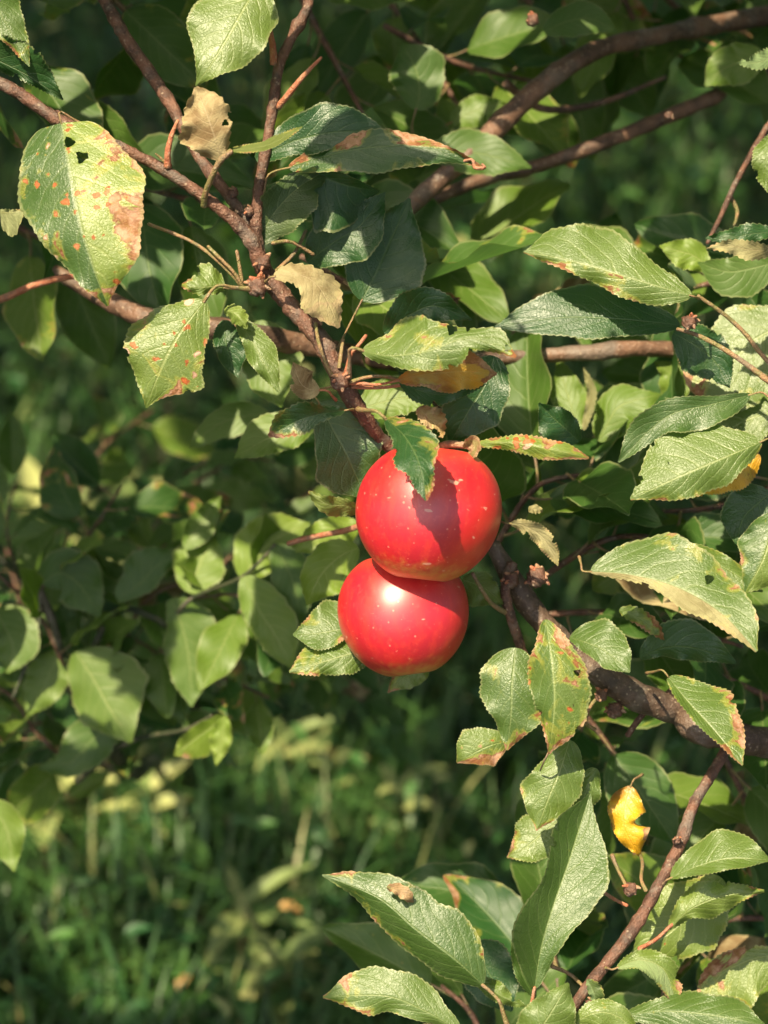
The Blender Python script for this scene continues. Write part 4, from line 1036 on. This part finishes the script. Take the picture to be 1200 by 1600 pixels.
# ------------------------------------------------------------------ leafy shoots between the apples and the grass
VAR = []
for k in range(20):
    g_ = np.random.default_rng(900 + k)
    Ln, Wd = 0.078, g_.uniform(0.018, 0.024)
    nt, nu = 26, 8
    t = np.linspace(0, 1, nt)
    us = np.linspace(-1, 1, nu + 1)
    wv = Wd * np.sin(np.pi * np.clip(t, 0, 1) ** 0.82) ** 0.75 * (1 - 0.15 * t)
    wv[0] = 0.0008
    wv[-1] = 0.0003
    arc = g_.uniform(0.1, 0.9)
    fold = g_.uniform(0.1, 0.65)
    tw = g_.uniform(-0.5, 0.5)
    ph = g_.uniform(0, 6)
    U_, T2 = np.meshgrid(us, t)
    W2 = wv[:, None]
    X = U_ * W2 + np.sign(U_) * (np.abs(U_) ** 6) * 0.0008 * saw(T2 * 13 + U_)
    Yy = T2 * Ln * (1 - 0.1 * arc) + np.abs(U_) * W2 * 0.1
    Zz = -arc * 0.030 * T2 ** 2 + fold * np.abs(X) + 0.0026 * np.sin(T2 * 15 + ph + U_) * U_ ** 2
    ang = tw * T2
    X2 = X * np.cos(ang) - Zz * np.sin(ang)
    Z2 = X * np.sin(ang) + Zz * np.cos(ang)
    v = np.stack([X2, Yy, Z2], -1).reshape(-1, 3)
    i, j = np.meshgrid(np.arange(nt - 1), np.arange(nu), indexing='ij')
    s_ = nu + 1
    q = np.stack([i * s_ + j, i * s_ + j + 1, (i + 1) * s_ + j + 1, (i + 1) * s_ + j], -1).reshape(-1, 4)
    uv = np.stack([U_ * 0.5 + 0.5, T2], -1).reshape(-1, 2)
    tt = np.tile([g_.uniform(0, 0.65), g_.choice([0, 0, 0, 0.08]), g_.choice([0, 0, 0.05, 0.12]), 0.0], (nt * s_, 1))
    t2 = np.tile([0, g_.uniform(0, 1), 0, 1], (nt * s_, 1))
    if k == 19:
        tt[:, 3] = 0.9
    VAR.append(mesh_from('leaf_variant', v, q, M_LEAF_BACK, uv, {'tint': tt, 'tint2': t2}))


def frame(d, n):
    d = d / np.linalg.norm(d)
    n = n - d * (n @ d)
    n = n / max(np.linalg.norm(n), 1e-6)
    x = np.cross(d, n)
    return np.stack([x, d, n], 1)


from mathutils import Matrix
shoot_leaves = []


def shoot(px, nl, rb=5.0, size=(0.7, 1.15), seed=0, parent=tree, flat=0.5):
    g_ = np.random.default_rng(seed)
    px = [(a, b, c * 1.5) for a, b, c in px]
    btube('twig', px, [rb, rb * 0.9, rb * 0.6], M_TWIG, parent, n=26, knots=0.2, sides=8)
    pts = resample(np.array([P(*p) for p in px]), nl + 2)
    tg = np.gradient(pts, axis=0)
    for k in range(1, nl + 1):
        tdir = tg[k] / np.linalg.norm(tg[k])
        a = k * 2.4 + seed
        side = np.cross(tdir, np.array([0, 0, 1.0]))
        side /= max(np.linalg.norm(side), 1e-6)
        up = np.cross(side, tdir)
        out = side * math.cos(a) + up * math.sin(a) * 0.6
        d = tdir * 0.55 + out + np.array([0, 0, -0.15]) + g_.standard_normal(3) * 0.25
        n = SUN * 0.55 + np.array([0, 0, 0.45]) - AF * 0.25 + g_.standard_normal(3) * 0.45
        sc_ = g_.uniform(*size)
        F = frame(d, n)
        dn = F[:, 1]
        st0 = pts[k]
        st1 = pts[k] + dn * 0.018 * sc_
        o = bpy.data.objects.new('leaf', VAR[19] if g_.random() < 0.02 else VAR[g_.integers(0, 19)])
        M = Matrix(F.tolist()).to_4x4()
        o.rotation_euler = M.to_euler()
        o.scale = (sc_, sc_, sc_)
        o.location = worldloc(parent, st1)
        link(o, parent)
        s2 = STALKS[g_.integers(0, 3)]
        so_ = bpy.data.objects.new('stalk', s2)
        link(so_, o)
        shoot_leaves.append(st1 + dn * 0.035)


STALKS = []
for k in range(3):
    tmp = tube('stalk', np.array([(0, -0.019, 0.001 * k), (0, -0.010, -0.001), (0, 0.001, 0)]), [0.0011, 0.0008, 0.0007], M_STALK, None, sides=6, n=8, origin=(0, 0, 0))
    STALKS.append(tmp.data)
    bpy.data.objects.remove(tmp)

for k, (px, nl) in enumerate([
    ([(120, -60, 12), (235, 60, 16), (330, 180, 18)], 8),
    ([(440, -60, 20), (520, 90, 18), (600, 240, 16)], 9),
    ([(560, -60, 26), (650, 60, 24), (730, 190, 22)], 9),
    ([(760, -60, 28), (850, 20, 26), (950, 50, 25)], 8),
    ([(990, -60, 28), (1080, 30, 26), (1200, 70, 24)], 8),
    ([(60, 240, 14), (250, 300, 13), (380, 330, 10)], 8),
    ([(560, 360, 18), (650, 400, 17), (760, 440, 18)], 7),
    ([(-40, -60, 9), (40, 90, 12), (130, 200, 14)], 8),
    ([(470, 400, 8), (560, 450, 9), (660, 470, 9)], 7),
    ([(1240, 400, 14), (1120, 440, 13), (1000, 470, 12)], 7),
    ([(1240, 560, 20), (1100, 620, 19), (960, 650, 18)], 8),
    ([(770, 860, 10), (840, 760, 9), (940, 740, 9)], 8),
    ([(850, 900, 10), (960, 840, 10), (1100, 850, 11)], 8),
    ([(850, 960, 12), (980, 960, 12), (1160, 1010, 11)], 8),
    ([(1250, 740, 12), (1130, 790, 12), (1010, 800, 11)], 8),
    ([(900, 1100, 12), (960, 1180, 13), (1010, 1290, 15)], 7),
    ([(1130, 1180, 14), (1170, 1260, 14), (1210, 1340, 14)], 7),
    ([(1250, 1440, 15), (1130, 1440, 14), (1050, 1520, 12)], 7),
    ([(880, 1640, 10), (870, 1520, 11), (840, 1400, 13)], 7),
    ([(960, 1660, 8), (1050, 1570, 8), (1160, 1560, 9)], 6),
    ([(760, 1670, 12), (740, 1590, 12), (690, 1540, 12)], 4),
    ([(0, 340, 20), (60, 370, 20), (140, 400, 20)], 5),
    ([(620, 560, 12), (700, 640, 12), (800, 640, 12)], 6),
    ([(800, 520, 22), (920, 480, 22), (1040, 440, 22)], 5),
    ([(1240, 1120, 12), (1180, 1080, 12), (1090, 1040, 11)], 5),
    ([(600, 40, 19), (720, 100, 20), (850, 130, 22)], 7),
    ([(960, -40, 24), (1010, 60, 24), (1100, 100, 24)], 5),
    ([(420, 330, 14), (520, 300, 15), (640, 330, 16)], 6),
]):
    shoot(px, nl, seed=k * 3 + 1)

for pts in ([(700, 270, 20), (760, 215, 21), (800, 190, 22), (880, 110, 24), (960, 75, 26), (1000, 60, 27)], [(760, 280, 24), (840, 260, 26), (1000, 195, 29), (1100, 155, 31), (1160, 135, 32)],
            [(900, 1025, 5), (975, 1078, 5), (1060, 1112, 6), (850, 975, 5), (1140, 1140, 7)], [(700, 566, 7), (600, 560, 8), (300, 510, 11), (200, 480, 13)], [(185, 40, 4), (235, 115, 3), (300, 220, 1)],
            [(150, 560, 140), (40, 900, 30), (100, 1180, 38), (110, 1060, 36)]):
    for p in pts:
        DARK.append((P(*p), 0.02))
for k, (px, nl) in enumerate([
    ([(95, 1020, 34), (160, 980, 30), (230, 1010, 28), (300, 1060, 26)], 10), ([(130, 1110, 34), (210, 1100, 32), (300, 1110, 32), (400, 1120, 34)], 10),
    ([(300, 935, 30), (370, 860, 32), (450, 800, 34), (520, 730, 36)], 10), ([(62, 925, 32), (130, 940, 28), (190, 900, 27), (260, 850, 27)], 9),
    ([(200, 860, 34), (240, 780, 34), (330, 720, 34), (430, 720, 32)], 9), ([(60, 960, 28), (30, 900, 30), (10, 820, 32), (30, 740, 34)], 8),
    ([(120, 1150, 32), (60, 1130, 30), (20, 1180, 30), (-30, 1190, 30)], 8), ([(400, 900, 32), (450, 940, 34), (500, 1000, 36), (560, 1080, 38)], 8)]):
    shoot(px, nl, rb=2.5, size=(0.40, 0.72), seed=k * 7 + 400, parent=sap)
for k, (px, nl) in enumerate([
    ([(100, 1040, 24), (60, 960, 23), (0, 900, 22), (-40, 860, 22)], 7),
    ([(110, 1100, 26), (180, 1010, 26), (240, 930, 25), (330, 900, 24)], 9),
    ([(60, 925, 24), (110, 870, 24), (150, 820, 25), (190, 760, 26)], 5),
    ([(120, 1200, 28), (60, 1150, 27), (20, 1090, 26), (-30, 1060, 26)], 7),
    ([(300, 935, 24), (370, 930, 22), (430, 960, 21), (470, 1000, 20)], 6),
    ([(250, 970, 25), (260, 1030, 25), (350, 1060, 25), (420, 1090, 24)], 5),
    ([(130, 1110, 40), (200, 1040, 45), (290, 1000, 48), (400, 980, 50)], 9), ([(95, 1020, 38), (40, 960, 45), (0, 820, 50), (-30, 740, 52)], 9),
    ([(205, 1205, 44), (120, 1180, 46), (40, 1140, 46), (-30, 1130, 46)], 8), ([(190, 920, 36), (230, 840, 42), (300, 760, 46), (400, 700, 48)], 8),
    ([(100, 860, 36), (120, 780, 44), (160, 700, 50), (240, 640, 54)], 8), ([(400, 980, 36), (470, 1010, 40), (540, 1080, 42), (620, 1110, 44)], 8)]):
    shoot(px, nl + 3, rb=3.0, size=(0.45, 0.85), seed=k * 5 + 200, parent=sap)
# soft spots of sun that reach the leaves behind
for x, y, d, r in [(720, 180, 20, .02), (560, 150, 18, .012), (1150, 110, 18, .012), (200, 130, 16, .018), (430, 90, 18, .012), (450, 110, 18, .012), (190, 120, 16, .015), (90, 130, 15, .012), (760, 30, 25, .02),
                   (1040, 380, 10, .02), (1180, 560, 20, .02), (1120, 1530, 12, .02), (1000, 1560, 10, .02), (1060, 1500, 12, .015), (900, 930, 9, .008), (900, 225, 16, .014), (1045, 178, 17, .012), (810, 165, 14, .018),
                   (930, 552, 16, .024), (860, 556, 16, .024), (990, 548, 16, .022), (450, 535, 14, .018), (950, 1320, 12, .01), (1190, 1120, 8, .01), (1080, 590, 11, .02), (840, 600, 12, .02), (1060, 1300, 1, .006),
                   (120, 420, 22, .01), (30, 400, 20, .012), (230, 600, 25, .006), (1170, 620, 9, .02), (440, 0, 0, .01), (480, 10, 0, .01), (60, 160, -3, .01), (700, 30, 24, .008), (830, 20, 14, .01), (930, 60, 18, .01),
                   (40, 420, 60, .02), (1130, 1560, 12, .02), (470, 130, -2.5, .01), (950, 1480, 0, .01), (1050, 1430, 3, .02)]:
    LIT.append((P(x, y, d), r))


def on_ground(x, y, h=0.06):
    r = P(x, y, 0) - CAM
    return CAM + r * ((CAM[2] - h) / -r[2])


GL = [(452, 1415, 12), (512, 1462, 12), (215, 1522, 12), (285, 1530, 12), (62, 1395, 12), (190, 1250, 60), (80, 1285, 48), (160, 1230, 60), (240, 1300, 50), (215, 1330, 30), (440, 1190, 60), (500, 1205, 40), (70, 880, 26), (45, 840, 20), (130, 850, 40), (200, 900, 20), (620, 1285, 14),
      (365, 1490, 34), (100, 1480, 10), (155, 1480, 12), (440, 1420, 12), (150, 1430, 10), (60, 780, 16), (330, 820, 14), (70, 720, 16), (145, 560, 10), (560, 760, 10), (1010, 320, 14), (1090, 190, 10),
      (1070, 250, 14), (950, 200, 12), (30, 430, 16), (1140, 260, 10), (430, 1570, 18), (250, 1570, 8), (350, 1000, 12), (640, 1090, 12), (200, 1000, 14), (620, 1440, 10), (560, 1455, 9), (690, 1350, 10),
      (760, 1250, 10), (120, 1130, 14), (390, 1110, 12), (30, 1180, 16), (280, 760, 10), (900, 400, 14), (760, 380, 16), (820, 430, 12), (1050, 330, 10), (480, 1330, 7), (330, 1400, 7), (900, 270, 12)]
gg = np.random.default_rng(31)
GL += [(gg.uniform(0, 560), gg.uniform(400, 800), gg.uniform(6, 15)) for _ in range(46)] + [(gg.uniform(560, 1180), gg.uniform(120, 480), gg.uniform(5, 12)) for _ in range(40)] + [(gg.uniform(0, 700), gg.uniform(1050, 1600), gg.uniform(3, 7)) for _ in range(16)]
for x, y, r in GL:
    p = on_ground(x, y)
    LIT.append((p, r * K * ((p - CAM) @ AF) / D0))
LP = np.array([p for p, r in LIT])
LR = np.array([r for p, r in LIT])


def blocks_lit(c, rad):
    """does a leaf at c (radius rad) stand between the sun and one of the spots that the sun reaches"""
    d = c[:, None, :] - LP[None, :, :]
    s = d @ SUN
    perp2 = (d ** 2).sum(-1) - s ** 2
    return ((s > 0.03) & (perp2 < (LR[None, :] + rad) ** 2)).any(1)


# ------------------------------------------------------------------ the crown out of view above the frame, gaps shaped for sun spots
NC = 27000
g_ = np.random.default_rng(77)
c = np.stack([g_.uniform(-2.1, 1.9, NC), g_.uniform(0.30, 5.6, NC), np.zeros(NC)], 1)
c[:, 2] = np.maximum(1.78 - 0.335 * c[:, 1], 0.70) + 0.04 + g_.uniform(0, 1, NC) ** 1.3 * 0.95
px_, py_, zz_ = to_px(c)
seen = (zz_ > 0.02) & (px_ > -160) & (px_ < 1360) & (py_ > -150) & (py_ < 1760)
near = np.linalg.norm(c - CAM, axis=1) < 0.42
keep = ~seen & ~near
c = c[keep]
bl = np.concatenate([blocks_lit(c[i:i + 2000], 0.026) for i in range(0, len(c), 2000)])
c = c[~bl]
# blocker leaves added out of view to shade the DARK points
ex = []
for p, r in DARK:
    for s in np.linspace(0.08, 1.2, 60):
        q = p + SUN * s
        x_, y_, z_ = to_px(q)
        if (y_ < -190 or x_ < -200) and z_ > 0.5:
            ex += [q + SUN * 0.03 * i + g_.standard_normal(3) * 0.012 for i in range(3)]
            break
for q in shoot_leaves:  # most shoot leaves get an added unseen blocker too
    if g_.random() < 0.8:
        for s in np.linspace(0.1, 1.6, 60):
            r_ = q + SUN * s
            x_, y_, z_ = to_px(r_)
            if y_ < -190 or x_ < -200:
                ex.append(r_ + SUN * g_.uniform(0, 0.1) + g_.standard_normal(3) * 0.012)
                break
ex = np.array(ex)
nBase = len(c)
ex = ex[~blocks_lit(ex, 0.011)]
c = np.concatenate([c, ex])
nL = len(c)
print('crown leaves', nL)
lt = np.array([0, .12, .35, .65, 1.0])
lw = np.array([.03, .62, 1, .78, .02]) * 0.30
lv = []
for k in range(5):
    for u_ in (-1, 0, 1):
        lv.append((u_ * lw[k], lt[k] - 0.45, abs(u_) * lw[k] * 0.35 - 0.25 * lt[k] ** 2))
lv = np.array(lv)
lq = np.array([[3 * a + b, 3 * a + b + 1, 3 * a + b + 4, 3 * a + b + 3] for a in range(4) for b in range(2)])


def scatter(c, S, nrm, dirs, lv, lq, tints, name, mat, tints2=None, luv=None):
    d = dirs / np.linalg.norm(dirs, axis=1)[:, None]
    n = nrm - d * (nrm * d).sum(1)[:, None]
    n /= np.maximum(np.linalg.norm(n, axis=1)[:, None], 1e-6)
    x = np.cross(d, n)
    V = c[:, None, :] + S[:, None, None] * (lv[None, :, 0:1] * x[:, None, :] + lv[None, :, 1:2] * d[:, None, :] + lv[None, :, 2:3] * n[:, None, :])
    m = len(lv)
    Q = (lq[None, :, :] + (np.arange(len(c)) * m)[:, None, None]).reshape(-1, lq.shape[1])
    at = {'tint': np.repeat(tints, m, axis=0)}
    if tints2 is not None:
        at['tint2'] = np.repeat(tints2, m, axis=0)
    uv = np.tile(luv, (len(c), 1)) if luv is not None else None
    return mesh_from(name, V.reshape(-1, 3), Q, mat, uv, at)


luv = np.array([((u_ + 1) / 2, lt[k]) for k in range(5) for u_ in (-1, 0, 1)])
t1 = np.stack([g_.uniform(0, 0.7, nL), g_.choice([0, 0, 0.2], nL), g_.choice([0, 0.05, 0.2], nL), (g_.random(nL) < 0.01) * 0.8], 1)
t2 = np.stack([np.zeros(nL), g_.random(nL), np.zeros(nL), np.ones(nL)], 1)
me = scatter(c - TRUNK, np.where(np.arange(nL) < nBase, g_.uniform(0.06, 0.09, nL), 0.052), SUN + g_.standard_normal((nL, 3)) * 0.5, g_.standard_normal((nL, 3)) * np.array([1, 1, 0.5]), lv, lq, t1, 'shade_crown', M_LEAF_BACK, t2, luv)
cr = add('shade_crown', me, tree, loc=(0, 0, 0))  # tree foliage out of view plus the leaves added only for shade
cr['kind'] = 'stuff'
# limbs that carry the crown
for k, (x1, y1, z1) in enumerate([(-1.3, 1.6, 2.0), (-0.9, 2.9, 1.75), (0.2, 1.1, 2.15), (0.5, 3.4, 1.6), (-0.3, 2.3, 2.2), (-1.5, 4.0, 1.6), (1.6, 3.6, 1.9), (-0.2, 4.6, 1.3)]):
    st = jn(1.2 + 0.12 * k, 0, 0.03)
    e = np.array([x1, y1, z1])
    mid_ = (st + e) / 2 + np.array([0, 0, 0.25])
    # keep limbs above the upper edge of the view
    tbranch([st, st * 0.6 + mid_ * 0.4 + np.array([0, 0, .08]), mid_, e], [0.028, 0.02, 0.014, 0.006], M_LIMB, n=40, knots=0.1)

# ------------------------------------------------------------------ grass and weeds
NG = 120000
g_ = np.random.default_rng(5)
y = 1.6 + 6.2 * g_.random(NG) ** 1.35
x = (g_.random(NG) - 0.5) * (1.5 + 0.75 * y)
dens = np.sin(x * 5.3 + np.sin(y * 3)) + np.sin(y * 4.1 + x * 2) + g_.normal(0, 1.2, NG)
k_ = dens > -1.4
x, y = x[k_], y[k_]
n_ = len(x)
c = np.stack([x, y, ground_h(x, y)], 1)
seg = 5
tt = np.linspace(0, 1, seg)
bv, arcs = [], []
dirs = g_.uniform(0, 2 * np.pi, n_)
h = g_.gamma(5, 0.018, n_).clip(0.03, 0.17)
wd = g_.uniform(0.0016, 0.0042, n_)
lean = g_.uniform(0.2, 1.5, n_)
dx, dy = np.cos(dirs), np.sin(dirs)
V = np.zeros((n_, seg, 2, 3), dtype=np.float32)
for s in range(seg):
    t = tt[s]
    bend = lean * t ** 1.8 * 0.7
    cx = c[:, 0] + dx * h * bend
    cy = c[:, 1] + dy * h * bend
    cz = c[:, 2] + h * (t - 0.28 * lean * t ** 2.2) - 0.004 * (s == 0)
    ww = wd * (1 - t ** 2 * 0.93)
    for b, sg in enumerate((-1, 1)):
        V[:, s, b, 0] = cx - dy * ww * sg
        V[:, s, b, 1] = cy + dx * ww * sg
        V[:, s, b, 2] = cz
fq = np.array([[2 * s, 2 * s + 1, 2 * s + 3, 2 * s + 2] for s in range(seg - 1)])
Q = (fq[None] + (np.arange(n_) * seg * 2)[:, None, None]).reshape(-1, 4)
ti = np.stack([g_.random(n_), (g_.random(n_) < 0.05) * g_.uniform(0.3, 0.9, n_), g_.random(n_), np.ones(n_)], 1)
me = mesh_from('grass', V.reshape(-1, 3), Q, M_GRASS, None, {'tint': np.repeat(ti, seg * 2, axis=0)})
go = add('grass', me, label='shady green grass blades on the ground beneath the tree')
go['kind'] = 'stuff'

NW = 60000
y = 1.6 + 6.2 * g_.random(NW) ** 1.25
x = (g_.random(NW) - 0.5) * (1.5 + 0.75 * y)
cl = np.sin(x * 4.1 + 1.3) * np.cos(y * 3.3 + x) + g_.normal(0, 0.7, NW)
k_ = cl > 0.25
k_ &= (y > 3.3) | (g_.random(NW) < 0.30)
x, y = x[k_], y[k_]
n_ = len(x)
c = np.stack([x, y, ground_h(x, y) + g_.uniform(0.01, 0.15, n_)], 1)
lvw = lv * np.array([0.8, 1.1, 1])
ti = np.stack([g_.random(n_), (g_.random(n_) < 0.05) * g_.uniform(0.3, 1, n_), g_.random(n_), np.ones(n_)], 1)
me = scatter(c, np.minimum(g_.gamma(4, 0.0058, n_).clip(0.008, 0.055), np.where(y < 3.6, 0.026, 0.055)), np.array([0, 0, 1.0]) + g_.standard_normal((n_, 3)) * 0.45, g_.standard_normal((n_, 3)) * np.array([1, 1, 0.4]), lvw, lq, ti, 'weeds', M_WEED)
wo = add('weeds', me, label='low broad-leaved weeds mixed through the grass')
wo['kind'] = 'stuff'
for i_ in range(1):
    pass


def weed(x, y, n, size, tall, label, yel=0.5, narrow=1.0, seed=0):
    g_ = np.random.default_rng(seed + 300)
    b = on_ground(x, y, 0.0)
    b[2] = float(ground_h(b[0], b[1]))
    r = empty('weed', b, label, 'weed', 'sunlit weeds in the grass')
    st = tube('stem', np.array([b - [0, 0, .01], b + [0.004, 0, tall * 0.5], b + [0.01, 0.006, tall]]), [0.0022, 0.0018, 0.001], M_STALK, None, sides=6, n=12)
    w_ = np.array(st.location); st.parent = r; st.location = w_ - b
    for k in range(n):
        a = k * 2.4 + g_.uniform(-0.4, 0.4)
        f = (k + 0.5) / n
        p = np.array([0.004 * f, 0.003 * f, tall * (0.15 + 0.85 * f)])
        d = np.array([math.cos(a), math.sin(a), 0.35 + 0.5 * f + g_.uniform(-.2, .2)])
        F = frame(d, np.array([0, 0, 1.0]) + g_.standard_normal(3) * 0.25)
        s = size * g_.uniform(0.7, 1.2)
        vv = lv2 * np.array([narrow, 1, 1]) * s
        vv = vv + np.array([0, 0.5 * s, 0])
        tin = np.tile([yel, yel * g_.uniform(0.2, 0.9), 0, 1], (len(vv), 1))
        me = mesh_from('leaf', (F @ vv.T).T, lq2, M_WEED, None, {'tint': tin})
        add('leaf', me, r, loc=p)
    return r


tl = np.linspace(0, 1, 12)
wl2 = 0.24 * np.sin(np.pi * tl ** 0.8) ** 0.8 + 0.01
lv2 = np.array([(u_ * wl2[k], tl[k] - 0.5, abs(u_) * wl2[k] * 0.3 - 0.35 * tl[k] ** 2) for k in range(12) for u_ in (-1, -.5, 0, .5, 1)])
lq2 = np.array([[5 * a + b, 5 * a + b + 1, 5 * a + b + 6, 5 * a + b + 5] for a in range(11) for b in range(4)])
weed(165, 1290, 12, 0.085, 0.13, 'tall sunlit weed with pale narrow leaves in the grass at the lower left', 0.95, 0.55, 1)
weed(75, 1320, 8, 0.075, 0.08, 'broad pale green weed at the left picture edge, beside the tall sunlit weed', 0.85, 0.9, 2)
weed(235, 1340, 9, 0.060, 0.08, 'small yellow-green weed just right of the tall sunlit weed', 0.9, 0.7, 3)
weed(440, 1235, 10, 0.075, 0.08, 'spiky pale weed lit by the sun straight below the left-hand shoots', 0.95, 0.4, 4)
weed(505, 1240, 8, 0.055, 0.07, 'small bright weed growing right of the spiky pale weed', 0.9, 0.6, 5)
weed(372, 1530, 9, 0.095, 0.08, 'weed with long arching grey-green leaves near the bottom edge', 0.7, 0.45, 6)
weed(625, 1320, 9, 0.045, 0.10, 'little weed on a thin stem above the long glossy leaf', 0.7, 0.8, 7)
weed(435, 1600, 9, 0.070, 0.07, 'pale fuzzy weed at the bottom edge left of the glossy leaves', 0.6, 0.8, 8)
weed(130, 900, 9, 0.090, 0.12, 'sunlit weed behind the young shoots at the left', 0.9, 0.6, 9)
weed(55, 900, 8, 0.075, 0.10, 'pale weed at the left edge above the young shoots', 0.85, 0.8, 10)

# a few dropped leaves lying in the grass
M_FALLEN = bark_material('fallen_leaf', (0.34, 0.15, 0.05), (0.55, 0.33, 0.10), (0.50, 0.38, 0.20), 60)
for k, (x, y, lab) in enumerate([(452, 1415, 'orange fallen leaf in the grass left of the long glossy leaf tip'), (512, 1462, 'small tan fallen leaf in the grass just below the long glossy leaf tip'),
                                 (285, 1530, 'brown fallen leaf in the dark grass between the pale weeds')]):
    g_ = np.random.default_rng(k + 50)
    p = on_ground(x, y, 0.09)
    F = frame(np.array([math.cos(k * 2.1), math.sin(k * 2.1), 0.25]), np.array([0, 0, 1.0]) + g_.standard_normal(3) * 0.3)
    vv = lv2 * 0.020 * np.array([1.3, 1, 1.6])
    o = add('fallen_leaf', mesh_from('fallen_leaf', (F @ vv.T).T, lq2, M_FALLEN), loc=p, label=lab)
    o['category'] = 'fallen leaf'
    o['group'] = 'dry leaves dropped in the grass'
